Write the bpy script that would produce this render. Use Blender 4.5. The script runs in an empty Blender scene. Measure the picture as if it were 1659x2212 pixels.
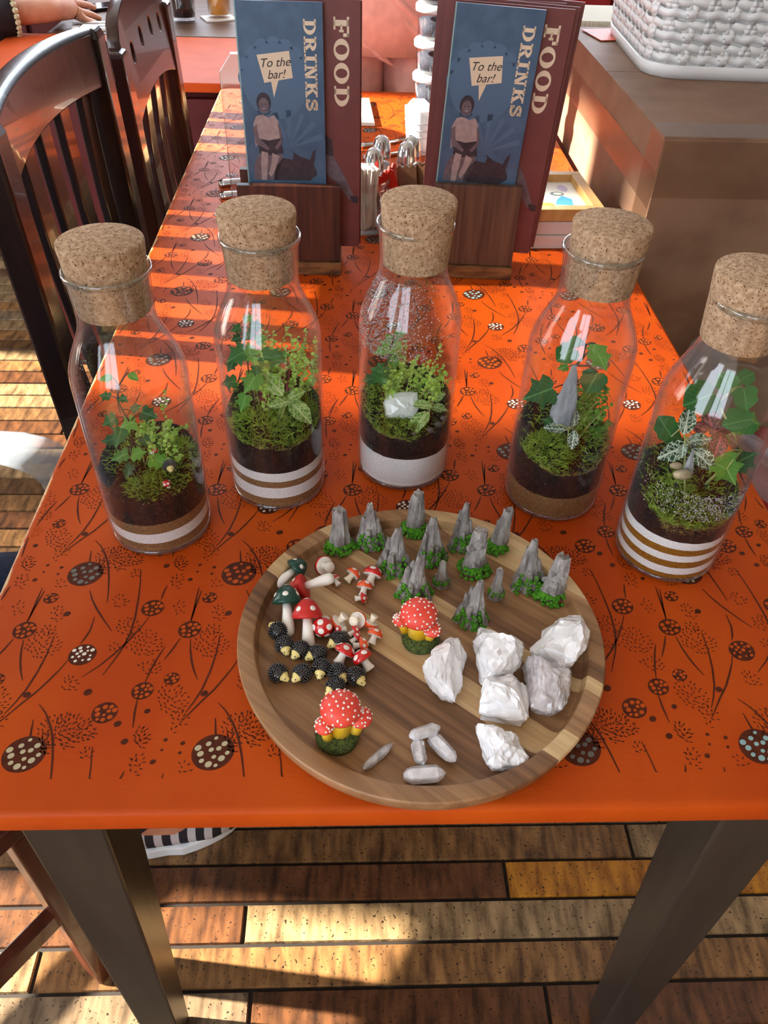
import bpy, bmesh, math, random
from mathutils import Vector, Matrix, noise
import numpy as np

random.seed(7)
SC = bpy.context.scene
COL = SC.collection
ZT = 0.75            # height of the table top above the floor
PI = math.pi

# ------------------------------------------------------------------ camera
CAM = Vector((-0.05318, -0.25453, 0.50574 + ZT))
_yaw, _pit, _rol, FPX = math.radians(3.0376), math.radians(42.5167), math.radians(2.1112), 1707.08
_f = Vector((math.sin(_yaw) * math.cos(_pit), math.cos(_yaw) * math.cos(_pit), -math.sin(_pit)))
_r = Vector((math.cos(_yaw), -math.sin(_yaw), 0))
_u = _r.cross(_f)
CR = math.cos(_rol) * _r + math.sin(_rol) * _u
CU = -math.sin(_rol) * _r + math.cos(_rol) * _u
CF = _f
cam_d = bpy.data.cameras.new('camera')
cam_d.sensor_fit = 'VERTICAL'; cam_d.sensor_height = 36.0; cam_d.sensor_width = 27.0
cam_d.lens = FPX / 2212 * 36.0
cam_d.clip_start = 0.01
cam = bpy.data.objects.new('camera', cam_d); COL.objects.link(cam)
cam.matrix_world = Matrix(((CR.x, CU.x, -CF.x, CAM.x), (CR.y, CU.y, -CF.y, CAM.y), (CR.z, CU.z, -CF.z, CAM.z), (0, 0, 0, 1)))
SC.camera = cam

# ------------------------------------------------------------------ world, sun, exposure
SC.view_settings.view_transform = 'Standard'; SC.view_settings.look = 'None'
SC.view_settings.gamma = 1.0; SC.view_settings.use_curve_mapping = False
SC.view_settings.exposure = 0.62
wd = bpy.data.worlds.new('sky'); SC.world = wd; wd.use_nodes = True
wd.node_tree.nodes['Background'].inputs[0].default_value = (0.80, 0.88, 1.0, 1)
wd.node_tree.nodes['Background'].inputs[1].default_value = 5.2
SUN_DIR = Vector((1, -0.13, -0.505)).normalized()
sd = bpy.data.lights.new('sun', 'SUN'); sd.energy = 27.0; sd.angle = math.radians(1.2); sd.color = (1.0, 0.90, 0.74)
sun = bpy.data.objects.new('sun', sd); COL.objects.link(sun); sun.location = (-4, 1, 4)
sun.rotation_euler = SUN_DIR.to_track_quat('-Z', 'Y').to_euler()
SC.cycles.use_denoising = True; SC.cycles.use_adaptive_sampling = True; SC.cycles.adaptive_threshold = 0.03
SC.cycles.max_bounces = 8; SC.cycles.diffuse_bounces = 4; SC.cycles.transparent_max_bounces = 20
SC.cycles.transmission_bounces = 8; SC.cycles.caustics_reflective = False; SC.cycles.caustics_refractive = False
SC.cycles.sample_clamp_indirect = 6.0

# ------------------------------------------------------------------ helpers: rays, meshes, tags
def ray(px, py):
    return CF + CR * ((px - 829.5) / FPX) + CU * ((1106 - py) / FPX)
def at_z(px, py, z):          # world point on the horizontal plane z
    d = ray(px, py); return CAM + d * ((z - CAM.z) / d.z)
def at_y(px, py, y):          # world point on the upright plane y
    d = ray(px, py); return CAM + d * ((y - CAM.y) / d.y)

class MB:
    def __init__(s): s.v = []; s.f = []; s.m = []
    def add(s, vs, fs, mi=0):
        o = len(s.v); s.v += [tuple(v) for v in vs]
        for f in fs: s.f.append(tuple(i + o for i in f)); s.m.append(mi)
        return s
    def box(s, c, d, M=None, mi=0, taper=None):
        x, y, z = d[0] / 2, d[1] / 2, d[2] / 2
        vs = [Vector((sx * x, sy * y, sz * z)) for sz in (-1, 1) for sy in (-1, 1) for sx in (-1, 1)]
        if taper:
            for v in vs[4:]: v.x *= taper; v.y *= taper
        if M is not None: vs = [M @ v for v in vs]
        vs = [v + Vector(c) for v in vs]
        return s.add(vs, [(0, 2, 3, 1), (4, 5, 7, 6), (0, 1, 5, 4), (2, 6, 7, 3), (0, 4, 6, 2), (1, 3, 7, 5)], mi)
    def hexa(s, b, t, mi=0):      # 4 bottom points, 4 top points (both counter-clockwise)
        return s.add(list(b) + list(t), [(3, 2, 1, 0), (4, 5, 6, 7), (0, 1, 5, 4), (1, 2, 6, 5), (2, 3, 7, 6), (3, 0, 4, 7)], mi)
    def loft(s, rings, cap=True, mi=0, closed=True):
        n = len(rings[0]); vs = [p for r in rings for p in r]; fs = []
        for k in range(len(rings) - 1):
            for i in range(n if closed else n - 1):
                j = (i + 1) % n; fs.append((k * n + i, k * n + j, (k + 1) * n + j, (k + 1) * n + i))
        if cap:
            fs.append(tuple(range(n - 1, -1, -1))); fs.append(tuple((len(rings) - 1) * n + i for i in range(n)))
        return s.add(vs, fs, mi)
    def tube(s, pts, r, n=6, mi=0, cap=True):
        pts = [Vector(p) for p in pts]; rings = []
        up = Vector((0, 0, 1))
        for i, p in enumerate(pts):
            t = (pts[min(i + 1, len(pts) - 1)] - pts[max(i - 1, 0)]).normalized()
            a = t.cross(up)
            if a.length < 1e-3: a = t.cross(Vector((0, 1, 0)))
            a.normalize(); b = a.cross(t)
            rr = r[i] if isinstance(r, (list, tuple)) else r
            rings.append([p + (a * math.cos(2 * PI * k / n) + b * math.sin(2 * PI * k / n)) * rr for k in range(n)])
        return s.loft(rings, cap, mi)
    def lathe(s, prof, n=32, c=(0, 0, 0), mi=0, cap=True):
        rings = [[(c[0] + r * math.cos(2 * PI * k / n), c[1] + r * math.sin(2 * PI * k / n), c[2] + z) for k in range(n)] for r, z in prof]
        return s.loft(rings, cap, mi)
    def prism(s, poly, z0, z1, mi=0):
        n = len(poly)
        return s.add([(x, y, z0) for x, y in poly] + [(x, y, z1) for x, y in poly],
                     [tuple(range(n - 1, -1, -1)), tuple(range(n, 2 * n))] + [(i, (i + 1) % n, n + (i + 1) % n, n + i) for i in range(n)], mi)
    def ico(s, c, r, sub=1, sc=(1, 1, 1), mi=0, M=None):
        vs, fs = ICO[sub]
        if M is None: return s.add([(c[0] + v[0] * r * sc[0], c[1] + v[1] * r * sc[1], c[2] + v[2] * r * sc[2]) for v in vs], fs, mi)
        return s.add([Vector(c) + M @ Vector((v[0] * r * sc[0], v[1] * r * sc[1], v[2] * r * sc[2])) for v in vs], fs, mi)
    def poly(s, pts, mi=0): return s.add(pts, [tuple(range(len(pts)))], mi)
    def xf(s, M): s.v = [tuple(M @ Vector(v)) for v in s.v]; return s
    def mesh(s, name, mats, smooth=False):
        me = bpy.data.meshes.new(name); me.from_pydata(s.v, [], s.f)
        for m in (mats if isinstance(mats, (list, tuple)) else [mats]): me.materials.append(m)
        if len(set(s.m)) > 1: me.polygons.foreach_set('material_index', s.m)
        if smooth: me.polygons.foreach_set('use_smooth', [True] * len(me.polygons))
        me.update(); return me
    def build(s, name, mats, parent=None, smooth=False, bevel=0, auto=False, loc=None):
        o = obj(name, s.mesh(name, mats, smooth), parent, loc)
        if bevel:
            b = o.modifiers.new('bevel', 'BEVEL'); b.width = bevel; b.segments = 2; b.limit_method = 'ANGLE'
        return o
ICO = {}
for k in (1, 2, 3):
    b = bmesh.new(); bmesh.ops.create_icosphere(b, subdivisions=k, radius=1.0)
    ICO[k] = ([tuple(v.co) for v in b.verts], [tuple(v.index for v in f.verts) for f in b.faces]); b.free()

def obj(name, data, parent=None, loc=None):
    o = bpy.data.objects.new(name, data); COL.objects.link(o)
    if parent is not None: o.parent = parent
    if loc is not None: o.location = loc
    return o
def tag(o, label, cat, group=None, kind=None):
    o['label'] = label; o['category'] = cat
    if group: o['group'] = group
    if kind: o['kind'] = kind
    return o
def thing(name, label, cat, loc=(0, 0, 0), rz=0, group=None):
    o = bpy.data.objects.new(name, None); COL.objects.link(o); o.empty_display_size = 0.02
    o.location = loc; o.rotation_euler = (0, 0, rz)
    return tag(o, label, cat, group)
def struct(o): o['kind'] = 'structure'; return o
def stuff(o): o['kind'] = 'stuff'; return o
def smooth_edges(o, ang=40):
    me = o.data; me.polygons.foreach_set('use_smooth', [True] * len(me.polygons)); me.set_sharp_from_angle(angle=math.radians(ang)); return o

# ------------------------------------------------------------------ materials
def srgb(r, g, b):
    return tuple(((c / 255) / 12.92 if c / 255 <= 0.04045 else ((c / 255 + 0.055) / 1.055) ** 2.4) for c in (r, g, b)) + (1,)
def mat(name, col, rough=0.5, col2=None, scale=(20, 20, 20), detail=3, bump=0, bscale=None, metal=0, coat=0, spec=0.5, trans=0, ior=1.45,
        sss=0, rnd=0, lo=0.35, hi=0.65, tex='noise', emit=None, sheen=0, fine=None):
    m = bpy.data.materials.new(name); m.use_nodes = True
    nt = m.node_tree; N = nt.nodes; L = nt.links; p = N['Principled BSDF']
    p.inputs['Base Color'].default_value = col; p.inputs['Roughness'].default_value = rough; p.inputs['Metallic'].default_value = metal
    p.inputs['Coat Weight'].default_value = coat; p.inputs['Specular IOR Level'].default_value = spec
    p.inputs['Transmission Weight'].default_value = trans; p.inputs['IOR'].default_value = ior
    if sss:
        p.inputs['Subsurface Weight'].default_value = sss; p.inputs['Subsurface Radius'].default_value = (0.01, 0.01, 0.011); p.inputs['Subsurface Scale'].default_value = 0.6
    if sheen: p.inputs['Sheen Weight'].default_value = sheen
    tc = N.new('ShaderNodeTexCoord'); mp = N.new('ShaderNodeMapping'); L.new(tc.outputs['Object'], mp.inputs[0])
    if isinstance(scale, (int, float)): scale = (scale,) * 3
    mp.inputs['Scale'].default_value = scale
    cur = None
    if col2 is not None:
        if tex == 'voronoi':
            t = N.new('ShaderNodeTexVoronoi'); L.new(mp.outputs[0], t.inputs['Vector']); t.inputs['Scale'].default_value = 1; fo = t.outputs['Distance']
        else:
            t = N.new('ShaderNodeTexNoise'); L.new(mp.outputs[0], t.inputs['Vector']); t.inputs['Scale'].default_value = 1; t.inputs['Detail'].default_value = detail; fo = t.outputs[0]
        mr = N.new('ShaderNodeMapRange'); mr.inputs['From Min'].default_value = lo; mr.inputs['From Max'].default_value = hi; L.new(fo, mr.inputs[0])
        mx = N.new('ShaderNodeMix'); mx.data_type = 'RGBA'; L.new(mr.outputs[0], mx.inputs['Factor'])
        mx.inputs['A'].default_value = col; mx.inputs['B'].default_value = col2; cur = mx.outputs['Result']
    if fine is not None:          # (colour, scale, threshold): fine specks
        t = N.new('ShaderNodeTexNoise'); L.new(tc.outputs['Object'], t.inputs['Vector']); t.inputs['Scale'].default_value = fine[1]; t.inputs['Detail'].default_value = 2
        mr = N.new('ShaderNodeMapRange'); mr.inputs['From Min'].default_value = fine[2]; mr.inputs['From Max'].default_value = fine[2] + 0.06; L.new(t.outputs[0], mr.inputs[0])
        mx = N.new('ShaderNodeMix'); mx.data_type = 'RGBA'; L.new(mr.outputs[0], mx.inputs['Factor'])
        if cur: L.new(cur, mx.inputs['A'])
        else: mx.inputs['A'].default_value = col
        mx.inputs['B'].default_value = fine[0]; cur = mx.outputs['Result']
    if rnd:
        oi = N.new('ShaderNodeObjectInfo'); hs = N.new('ShaderNodeHueSaturation')
        mr = N.new('ShaderNodeMapRange'); mr.inputs['To Min'].default_value = 1 - rnd; mr.inputs['To Max'].default_value = 1 + rnd
        L.new(oi.outputs['Random'], mr.inputs[0]); L.new(mr.outputs[0], hs.inputs['Value'])
        if cur: L.new(cur, hs.inputs['Color'])
        else: hs.inputs['Color'].default_value = col
        cur = hs.outputs[0]
    if cur: L.new(cur, p.inputs['Base Color'])
    if bump:
        t = N.new('ShaderNodeTexNoise'); t.inputs['Detail'].default_value = 4; t.inputs['Scale'].default_value = 1
        m2 = N.new('ShaderNodeMapping'); L.new(tc.outputs['Object'], m2.inputs[0]); bs = bscale or scale
        m2.inputs['Scale'].default_value = bs if isinstance(bs, tuple) else (bs,) * 3
        L.new(m2.outputs[0], t.inputs['Vector'])
        b = N.new('ShaderNodeBump'); b.inputs['Strength'].default_value = bump; b.inputs['Distance'].default_value = 0.002
        L.new(t.outputs[0], b.inputs['Height']); L.new(b.outputs[0], p.inputs['Normal'])
    return m
def clear_glass(name, tint=(1, 1, 1, 1), edge=0.9, rough=0.02, base=0.03, haze=0.0, power=4.0):
    # thin clear wall: passes light, mirrors more towards grazing angles; white haze there paints in bright edge reflections
    m = bpy.data.materials.new(name); m.use_nodes = True; nt = m.node_tree; N = nt.nodes; L = nt.links
    for n in list(N): N.remove(n)
    out = N.new('ShaderNodeOutputMaterial'); mx = N.new('ShaderNodeMixShader'); tr = N.new('ShaderNodeBsdfTransparent'); gl = N.new('ShaderNodeBsdfGlossy')
    tr.inputs[0].default_value = tint; gl.inputs['Roughness'].default_value = rough
    lw = N.new('ShaderNodeLayerWeight'); lw.inputs[0].default_value = 0.5
    pw = N.new('ShaderNodeMath'); pw.operation = 'POWER'; pw.inputs[1].default_value = power; L.new(lw.outputs['Facing'], pw.inputs[0])
    ma = N.new('ShaderNodeMath'); ma.operation = 'MULTIPLY_ADD'; ma.inputs[1].default_value = edge; ma.inputs[2].default_value = base; L.new(pw.outputs[0], ma.inputs[0]); ma.use_clamp = True
    df = N.new('ShaderNodeBsdfTranslucent'); df.inputs[0].default_value = (0.9, 0.92, 0.97, 1); d2 = N.new('ShaderNodeBsdfDiffuse'); d2.inputs[0].default_value = (0.9, 0.92, 0.97, 1)
    dm = N.new('ShaderNodeMixShader'); dm.inputs[0].default_value = 0.5; L.new(df.outputs[0], dm.inputs[1]); L.new(d2.outputs[0], dm.inputs[2])
    hz = N.new('ShaderNodeMath'); hz.operation = 'MULTIPLY'; hz.inputs[1].default_value = haze; L.new(pw.outputs[0], hz.inputs[0])
    m1 = N.new('ShaderNodeMixShader'); L.new(hz.outputs[0], m1.inputs[0]); L.new(tr.outputs[0], m1.inputs[1]); L.new(dm.outputs[0], m1.inputs[2])
    L.new(ma.outputs[0], mx.inputs[0]); L.new(m1.outputs[0], mx.inputs[1]); L.new(gl.outputs[0], mx.inputs[2]); L.new(mx.outputs[0], out.inputs[0])
    return m
def frosted(name, col, alpha, rough=0.3):
    m = mat(name, col, rough); m.node_tree.nodes['Principled BSDF'].inputs['Alpha'].default_value = alpha; return m

M = {}
M['glass'] = clear_glass('clear_glass', (0.975, 0.98, 0.985, 1), 0.85, 0.015, 0.045, 0.22, 4.5)
M['rimglass'] = clear_glass('rim_glass', (0.88, 0.94, 0.96, 1), 0.8, 0.03, 0.14, 0.25, 2.5)
M['drop'] = clear_glass('droplet', (0.94, 0.95, 0.97, 1), 0.8, 0.05, 0.2, 0.4, 2.0)
M['plastic'] = clear_glass('clear_plastic', (0.90, 0.92, 0.95, 1), 0.6, 0.12, 0.12)
M['sheet'] = frosted('hazy_plastic_sheet', srgb(206, 220, 234), 0.35, 0.2)
M['cork'] = mat('cork', srgb(190, 162, 132), 0.9, srgb(156, 126, 98), 260, bump=0.5, bscale=500, fine=(srgb(98, 66, 44), 620, 0.60), spec=0.2)
M['white_sand'] = mat('white_sand', srgb(248, 246, 244), 0.9, srgb(228, 224, 222), 900, bump=0.4, bscale=1500, spec=0.2)
M['tan_sand'] = mat('tan_sand', srgb(150, 112, 72), 0.9, srgb(112, 82, 52), 900, bump=0.4, bscale=1500, spec=0.2, fine=(srgb(200, 170, 125), 1500, 0.62))
M['ochre_sand'] = mat('ochre_sand', srgb(160, 108, 30), 0.9, srgb(120, 78, 20), 900, bump=0.4, bscale=1500, spec=0.2)
M['soil'] = mat('soil', srgb(46, 28, 22), 0.85, srgb(24, 15, 13), 220, bump=1.0, bscale=500, spec=0.3, fine=(srgb(88, 58, 44), 350, 0.64))

def leaf_mat(name, base, base2, vein, width, side=0.16):
    m = bpy.data.materials.new(name); m.use_nodes = True; nt = m.node_tree; N = nt.nodes; L = nt.links; p = N['Principled BSDF']
    p.inputs['Roughness'].default_value = 0.38
    tc = N.new('ShaderNodeTexCoord')
    v = N.new('ShaderNodeTexVoronoi'); v.feature = 'DISTANCE_TO_EDGE'; v.inputs['Scale'].default_value = 7.5; v.inputs['Randomness'].default_value = 0.85; L.new(tc.outputs['UV'], v.inputs['Vector'])
    mr = N.new('ShaderNodeMapRange'); mr.inputs['From Min'].default_value = width; mr.inputs['From Max'].default_value = width * 0.45; L.new(v.outputs['Distance'], mr.inputs[0])
    sx = N.new('ShaderNodeSeparateXYZ'); L.new(tc.outputs['UV'], sx.inputs[0])
    a = N.new('ShaderNodeMath'); a.operation = 'SUBTRACT'; a.inputs[1].default_value = 0.5; L.new(sx.outputs[0], a.inputs[0])
    b = N.new('ShaderNodeMath'); b.operation = 'ABSOLUTE'; L.new(a.outputs[0], b.inputs[0])
    # side veins: stripes of |x| - y
    c = N.new('ShaderNodeMath'); c.operation = 'MULTIPLY_ADD'; c.inputs[1].default_value = 1.1; L.new(b.outputs[0], c.inputs[0])
    ng = N.new('ShaderNodeMath'); ng.operation = 'MULTIPLY'; ng.inputs[1].default_value = -1; L.new(sx.outputs[1], ng.inputs[0]); L.new(ng.outputs[0], c.inputs[2])
    s = N.new('ShaderNodeMath'); s.operation = 'MULTIPLY'; s.inputs[1].default_value = 5.5; L.new(c.outputs[0], s.inputs[0])
    fr = N.new('ShaderNodeMath'); fr.operation = 'FRACT'; L.new(s.outputs[0], fr.inputs[0])
    m3 = N.new('ShaderNodeMapRange'); m3.inputs['From Min'].default_value = side; m3.inputs['From Max'].default_value = side * 0.5; L.new(fr.outputs[0], m3.inputs[0])
    m2 = N.new('ShaderNodeMapRange'); m2.inputs['From Min'].default_value = 0.035; m2.inputs['From Max'].default_value = 0.015; L.new(b.outputs[0], m2.inputs[0])
    mx1 = N.new('ShaderNodeMath'); mx1.operation = 'MAXIMUM'; L.new(mr.outputs[0], mx1.inputs[0]); L.new(m2.outputs[0], mx1.inputs[1])
    mx2 = N.new('ShaderNodeMath'); mx2.operation = 'MAXIMUM'; L.new(mx1.outputs[0], mx2.inputs[0]); L.new(m3.outputs[0], mx2.inputs[1])
    oi = N.new('ShaderNodeObjectInfo')
    cb = N.new('ShaderNodeMix'); cb.data_type = 'RGBA'; cb.inputs['A'].default_value = base; cb.inputs['B'].default_value = base2; L.new(oi.outputs['Random'], cb.inputs['Factor'])
    cm = N.new('ShaderNodeMix'); cm.data_type = 'RGBA'; cm.inputs['B'].default_value = vein; L.new(cb.outputs['Result'], cm.inputs['A']); L.new(mx2.outputs[0], cm.inputs['Factor'])
    L.new(cm.outputs['Result'], p.inputs['Base Color'])
    tl = N.new('ShaderNodeBsdfTranslucent'); L.new(cm.outputs['Result'], tl.inputs[0]); ms = N.new('ShaderNodeMixShader'); ms.inputs[0].default_value = 0.25
    out = N['Material Output']; L.new(p.outputs[0], ms.inputs[1]); L.new(tl.outputs[0], ms.inputs[2]); L.new(ms.outputs[0], out.inputs[0])
    return m
M['ivy'] = leaf_mat('ivy_leaf', srgb(66, 132, 46), srgb(124, 184, 68), srgb(140, 192, 100), 0.001, 0.06)
M['ivy_dark'] = leaf_mat('ivy_leaf_dark', srgb(34, 84, 42), srgb(64, 128, 54), srgb(92, 150, 86), 0.001, 0.06)
M['fit_green'] = leaf_mat('nerve_leaf_green', srgb(92, 140, 46), srgb(124, 172, 66), srgb(214, 230, 164), 0.06)
M['fit_white'] = leaf_mat('nerve_leaf_white', srgb(34, 66, 40), srgb(44, 84, 50), srgb(214, 232, 210), 0.06)
M['fit_red'] = leaf_mat('nerve_leaf_red', srgb(62, 44, 38), srgb(76, 52, 40), srgb(206, 98, 102), 0.05, 0.09)
def green(name, c, c2, rough=0.6, tl=0.3):
    m = mat(name, c, rough, c2, 160, rnd=0.15); nt = m.node_tree; N = nt.nodes
    t = N.new('ShaderNodeBsdfTranslucent'); t.inputs[0].default_value = c2; ms = N.new('ShaderNodeMixShader'); ms.inputs[0].default_value = tl
    nt.links.new(N['Principled BSDF'].outputs[0], ms.inputs[1]); nt.links.new(t.outputs[0], ms.inputs[2]); nt.links.new(ms.outputs[0], N['Material Output'].inputs[0]); return m
M['tiny_leaf'] = green('tiny_leaf', srgb(150, 206, 66), srgb(202, 236, 120))
M['tiny_leaf_dark'] = green('tiny_leaf_dark', srgb(84, 144, 46), srgb(140, 190, 74))
M['tiny_stem'] = mat('tiny_stem', srgb(190, 190, 130), 0.5, srgb(150, 160, 80), 60)
M['wood_stem'] = mat('wood_stem', srgb(72, 50, 34), 0.6)
M['moss_bottle'] = green('terrarium_moss', srgb(104, 134, 38), srgb(168, 194, 74))
M['moss_brown'] = green('terrarium_moss_brown', srgb(118, 100, 50), srgb(156, 146, 78))
M['orange'] = mat('orange_paint', srgb(192, 80, 14), 0.5, srgb(178, 66, 10), (9, 5, 9), bump=0.12, bscale=(60, 300, 60), fine=(srgb(222, 130, 86), 260, 0.79), spec=0.2)
def wear_left(m):            # paint worn to pale wood along the table's long left edge
    nt = m.node_tree; N = nt.nodes; L = nt.links; p = N['Principled BSDF']
    tc = N.new('ShaderNodeTexCoord'); sx = N.new('ShaderNodeSeparateXYZ'); L.new(tc.outputs['Object'], sx.inputs[0])
    t = N.new('ShaderNodeTexNoise'); t.inputs['Scale'].default_value = 38; t.inputs['Detail'].default_value = 5; L.new(tc.outputs['Object'], t.inputs['Vector'])
    a = N.new('ShaderNodeMath'); a.operation = 'MULTIPLY_ADD'; a.inputs[1].default_value = 0.012; L.new(t.outputs[0], a.inputs[0]); L.new(sx.outputs[0], a.inputs[2])
    mr = N.new('ShaderNodeMapRange'); mr.inputs['From Min'].default_value = -0.3405; mr.inputs['From Max'].default_value = -0.3425; L.new(a.outputs[0], mr.inputs[0])
    mx = N.new('ShaderNodeMix'); mx.data_type = 'RGBA'; mx.inputs['B'].default_value = srgb(225, 190, 140); L.new(mr.outputs[0], mx.inputs['Factor'])
    src = p.inputs['Base Color'].links[0].from_socket; L.new(src, mx.inputs['A']); L.new(mx.outputs['Result'], p.inputs['Base Color'])
wear_left(M['orange'])
M['print'] = mat('brown_print', srgb(74, 34, 20), 0.6, srgb(92, 42, 24), 160, spec=.15)
M['dot_orange'] = mat('dot_orange', srgb(190, 80, 16), 0.5, spec=.2)
M['dot_cream'] = mat('dot_cream', srgb(190, 180, 146), 0.45)
M['dot_grey'] = mat('dot_grey', srgb(106, 108, 100), 0.45)
M['dot_white'] = mat('dot_white', srgb(234, 226, 212), 0.45)
M['dot_blue'] = mat('dot_blue', srgb(140, 176, 178), 0.45)
M['black_leg'] = mat('black_leg_paint', srgb(62, 55, 48), 0.32, srgb(50, 44, 39), (30, 30, 4), bump=0.25, bscale=(50, 50, 6), fine=(srgb(130, 120, 108), 60, 0.8))
M['dark_wood'] = mat('dark_chair_wood', srgb(38, 25, 24), 0.26, srgb(26, 17, 16), (30, 30, 4), bump=0.15, bscale=(60, 60, 8), coat=0.25)
M['red_wood'] = mat('reddish_chair_wood', srgb(92, 44, 28), 0.30, srgb(66, 30, 20), (40, 40, 5), coat=0.3)
M['brown_table'] = mat('brown_table_wood', srgb(104, 72, 48), 0.45, srgb(80, 52, 34), (4, 40, 20))
M['maroon'] = mat('maroon_paint', srgb(96, 28, 34), 0.5, srgb(82, 22, 28), 5)
M['red_pad'] = mat('red_leatherette', srgb(176, 46, 48), 0.4, srgb(150, 36, 40), 9)
M['plaster'] = mat('cream_plaster', srgb(214, 200, 176), 0.8, srgb(204, 188, 162), 4)
M['ceil'] = mat('ceiling_paint', srgb(222, 216, 204), 0.9)
M['white_wood'] = mat('white_window_paint', srgb(226, 224, 218), 0.5)
M['holder'] = mat('stained_holder_wood', srgb(88, 50, 36), 0.45, srgb(62, 34, 26), (140, 30, 8), detail=5, bump=0.2, bscale=(200, 40, 10))
M['holder_grey'] = mat('weathered_holder_wood', srgb(104, 78, 60), 0.5, srgb(78, 54, 42), (160, 30, 8), detail=5, bump=0.2, bscale=(200, 40, 10))
M['lip_wood'] = mat('holder_lip_wood', srgb(150, 104, 62), 0.5, srgb(84, 50, 30), (30, 120, 120), detail=5)
M['blue_card'] = mat('blue_card', srgb(78, 104, 132), 0.30, srgb(66, 92, 120), 40)
M['maroon_card'] = mat('maroon_card', srgb(118, 68, 66), 0.34, srgb(110, 62, 62), 40)
M['cream_ink'] = mat('cream_ink', srgb(222, 204, 178), 0.4)
M['dark_ink'] = mat('dark_ink', srgb(44, 38, 44), 0.4)
M['photo_dark'] = mat('photo_dark', srgb(48, 42, 52), 0.4, srgb(62, 54, 62), 150)
M['photo_mid'] = mat('photo_mid', srgb(112, 98, 104), 0.4, srgb(96, 84, 94), 150)
M['photo_light'] = mat('photo_light', srgb(170, 150, 148), 0.4, srgb(152, 134, 136), 150)
M['pale_blue'] = mat('pale_blue_ink', srgb(82, 110, 140), 0.36)
M['steel'] = mat('steel', srgb(200, 200, 200), 0.18, metal=1.0)
M['salt'] = mat('salt', srgb(238, 238, 238), 0.7)
M['pepper'] = mat('pepper', srgb(176, 138, 96), 0.7, srgb(120, 88, 60), 400)
M['white_paper'] = mat('white_paper', srgb(236, 234, 228), 0.6)
M['kraft'] = mat('brown_sachet_paper', srgb(124, 88, 58), 0.5, srgb(104, 72, 46), 90)
M['red_foil'] = mat('red_sachet_foil', srgb(196, 40, 30), 0.35)
M['white_plastic'] = mat('white_plastic', srgb(232, 236, 240), 0.35, spec=0.5)
M['frost'] = frosted('frosted_plastic', srgb(226, 234, 240), 0.75, 0.35)
M['black_grit'] = mat('black_grit', srgb(34, 38, 46), 0.7, srgb(58, 66, 82), 300, bump=0.6, bscale=500)
M['pine'] = mat('pine_frame_wood', srgb(206, 164, 104), 0.45, srgb(186, 142, 84), (60, 12, 30))
M['canvas'] = mat('white_canvas_edge', srgb(214, 204, 200), 0.7)
M['card'] = mat('cardboard', srgb(140, 112, 92), 0.6, srgb(124, 96, 78), (14, 14, 18), coat=0.0, spec=.25)
M['tape'] = clear_glass('clear_parcel_tape', (0.92, 0.89, 0.86, 1), 0.35, 0.30, 0.04)
M['rib_card'] = mat('ribbed_cream_card', srgb(206, 198, 176), 0.7)
M['jeans'] = mat('blue_denim', srgb(38, 52, 84), 0.85, srgb(26, 36, 62), 300)
M['skin'] = mat('skin', srgb(206, 150, 120), 0.5, srgb(190, 130, 104), 40, sss=0.1)
M['pink'] = mat('pink_trouser_cloth', srgb(226, 168, 158), 0.8, srgb(206, 150, 142), 25, bump=0.8, bscale=(14, 14, 10), sheen=0.2)
M['black_cloth'] = mat('black_cloth', srgb(28, 24, 32), 0.8, srgb(36, 32, 40), 60)
M['hair'] = mat('brown_hair', srgb(60, 38, 24), 0.5)
M['phone'] = mat('phone_glass', srgb(18, 18, 22), 0.12)
def tray_wood(name, a, b):
    return mat(name, a, 0.42, b, (7, 160, 60), detail=6, lo=0.3, hi=0.7, bump=0.12, bscale=(10, 260, 100), spec=0.4)
M['tray'] = [tray_wood('acacia_brown', srgb(168, 128, 88), srgb(118, 84, 56)), tray_wood('acacia_dark', srgb(140, 102, 70), srgb(92, 64, 44)),
             tray_wood('acacia_pale', srgb(214, 186, 140), srgb(184, 148, 104)), tray_wood('acacia_mid', srgb(176, 136, 96), srgb(130, 94, 64))]
M['rock'] = mat('grey_resin_rock', srgb(172, 168, 164), 0.75, srgb(112, 106, 104), (160, 160, 60), bump=0.7, bscale=(700, 700, 160), rnd=0.08)
M['green_flock'] = mat('green_flock', srgb(100, 176, 40), 0.9, srgb(56, 128, 20), 300, bump=1, bscale=900)
M['red_cap'] = mat('red_gloss', srgb(208, 30, 28), 0.2, coat=0.6)
M['red_cap_matt'] = mat('red_matt_paint', srgb(206, 44, 38), 0.42, srgb(190, 36, 32), 60)
M['orange_cap'] = mat('orange_gloss', srgb(236, 88, 38), 0.2, coat=0.6)
M['green_cap'] = mat('dark_green_paint', srgb(18, 74, 60), 0.3, srgb(12, 56, 48), 60, coat=0.3)
M['coral_cap'] = mat('coral_paint', srgb(232, 70, 58), 0.45, srgb(240, 84, 66), 60, bump=0.2, bscale=400)
M['white_gloss'] = mat('white_gloss', srgb(244, 240, 232), 0.25, coat=0.4)
M['cream_gloss'] = mat('cream_gloss', srgb(240, 228, 206), 0.25, coat=0.4)
M['yellow_stem'] = mat('yellow_stem_paint', srgb(238, 188, 34), 0.45, srgb(244, 206, 80), 90)
M['grass_base'] = mat('dark_grass_base', srgb(104, 122, 58), 0.8, srgb(48, 64, 28), 600, bump=1, bscale=900)
M['hog'] = mat('black_gloss', srgb(16, 16, 20), 0.12, coat=1.0, spec=0.8)
M['hog_face'] = mat('yellow_face', srgb(244, 226, 150), 0.35)
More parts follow.
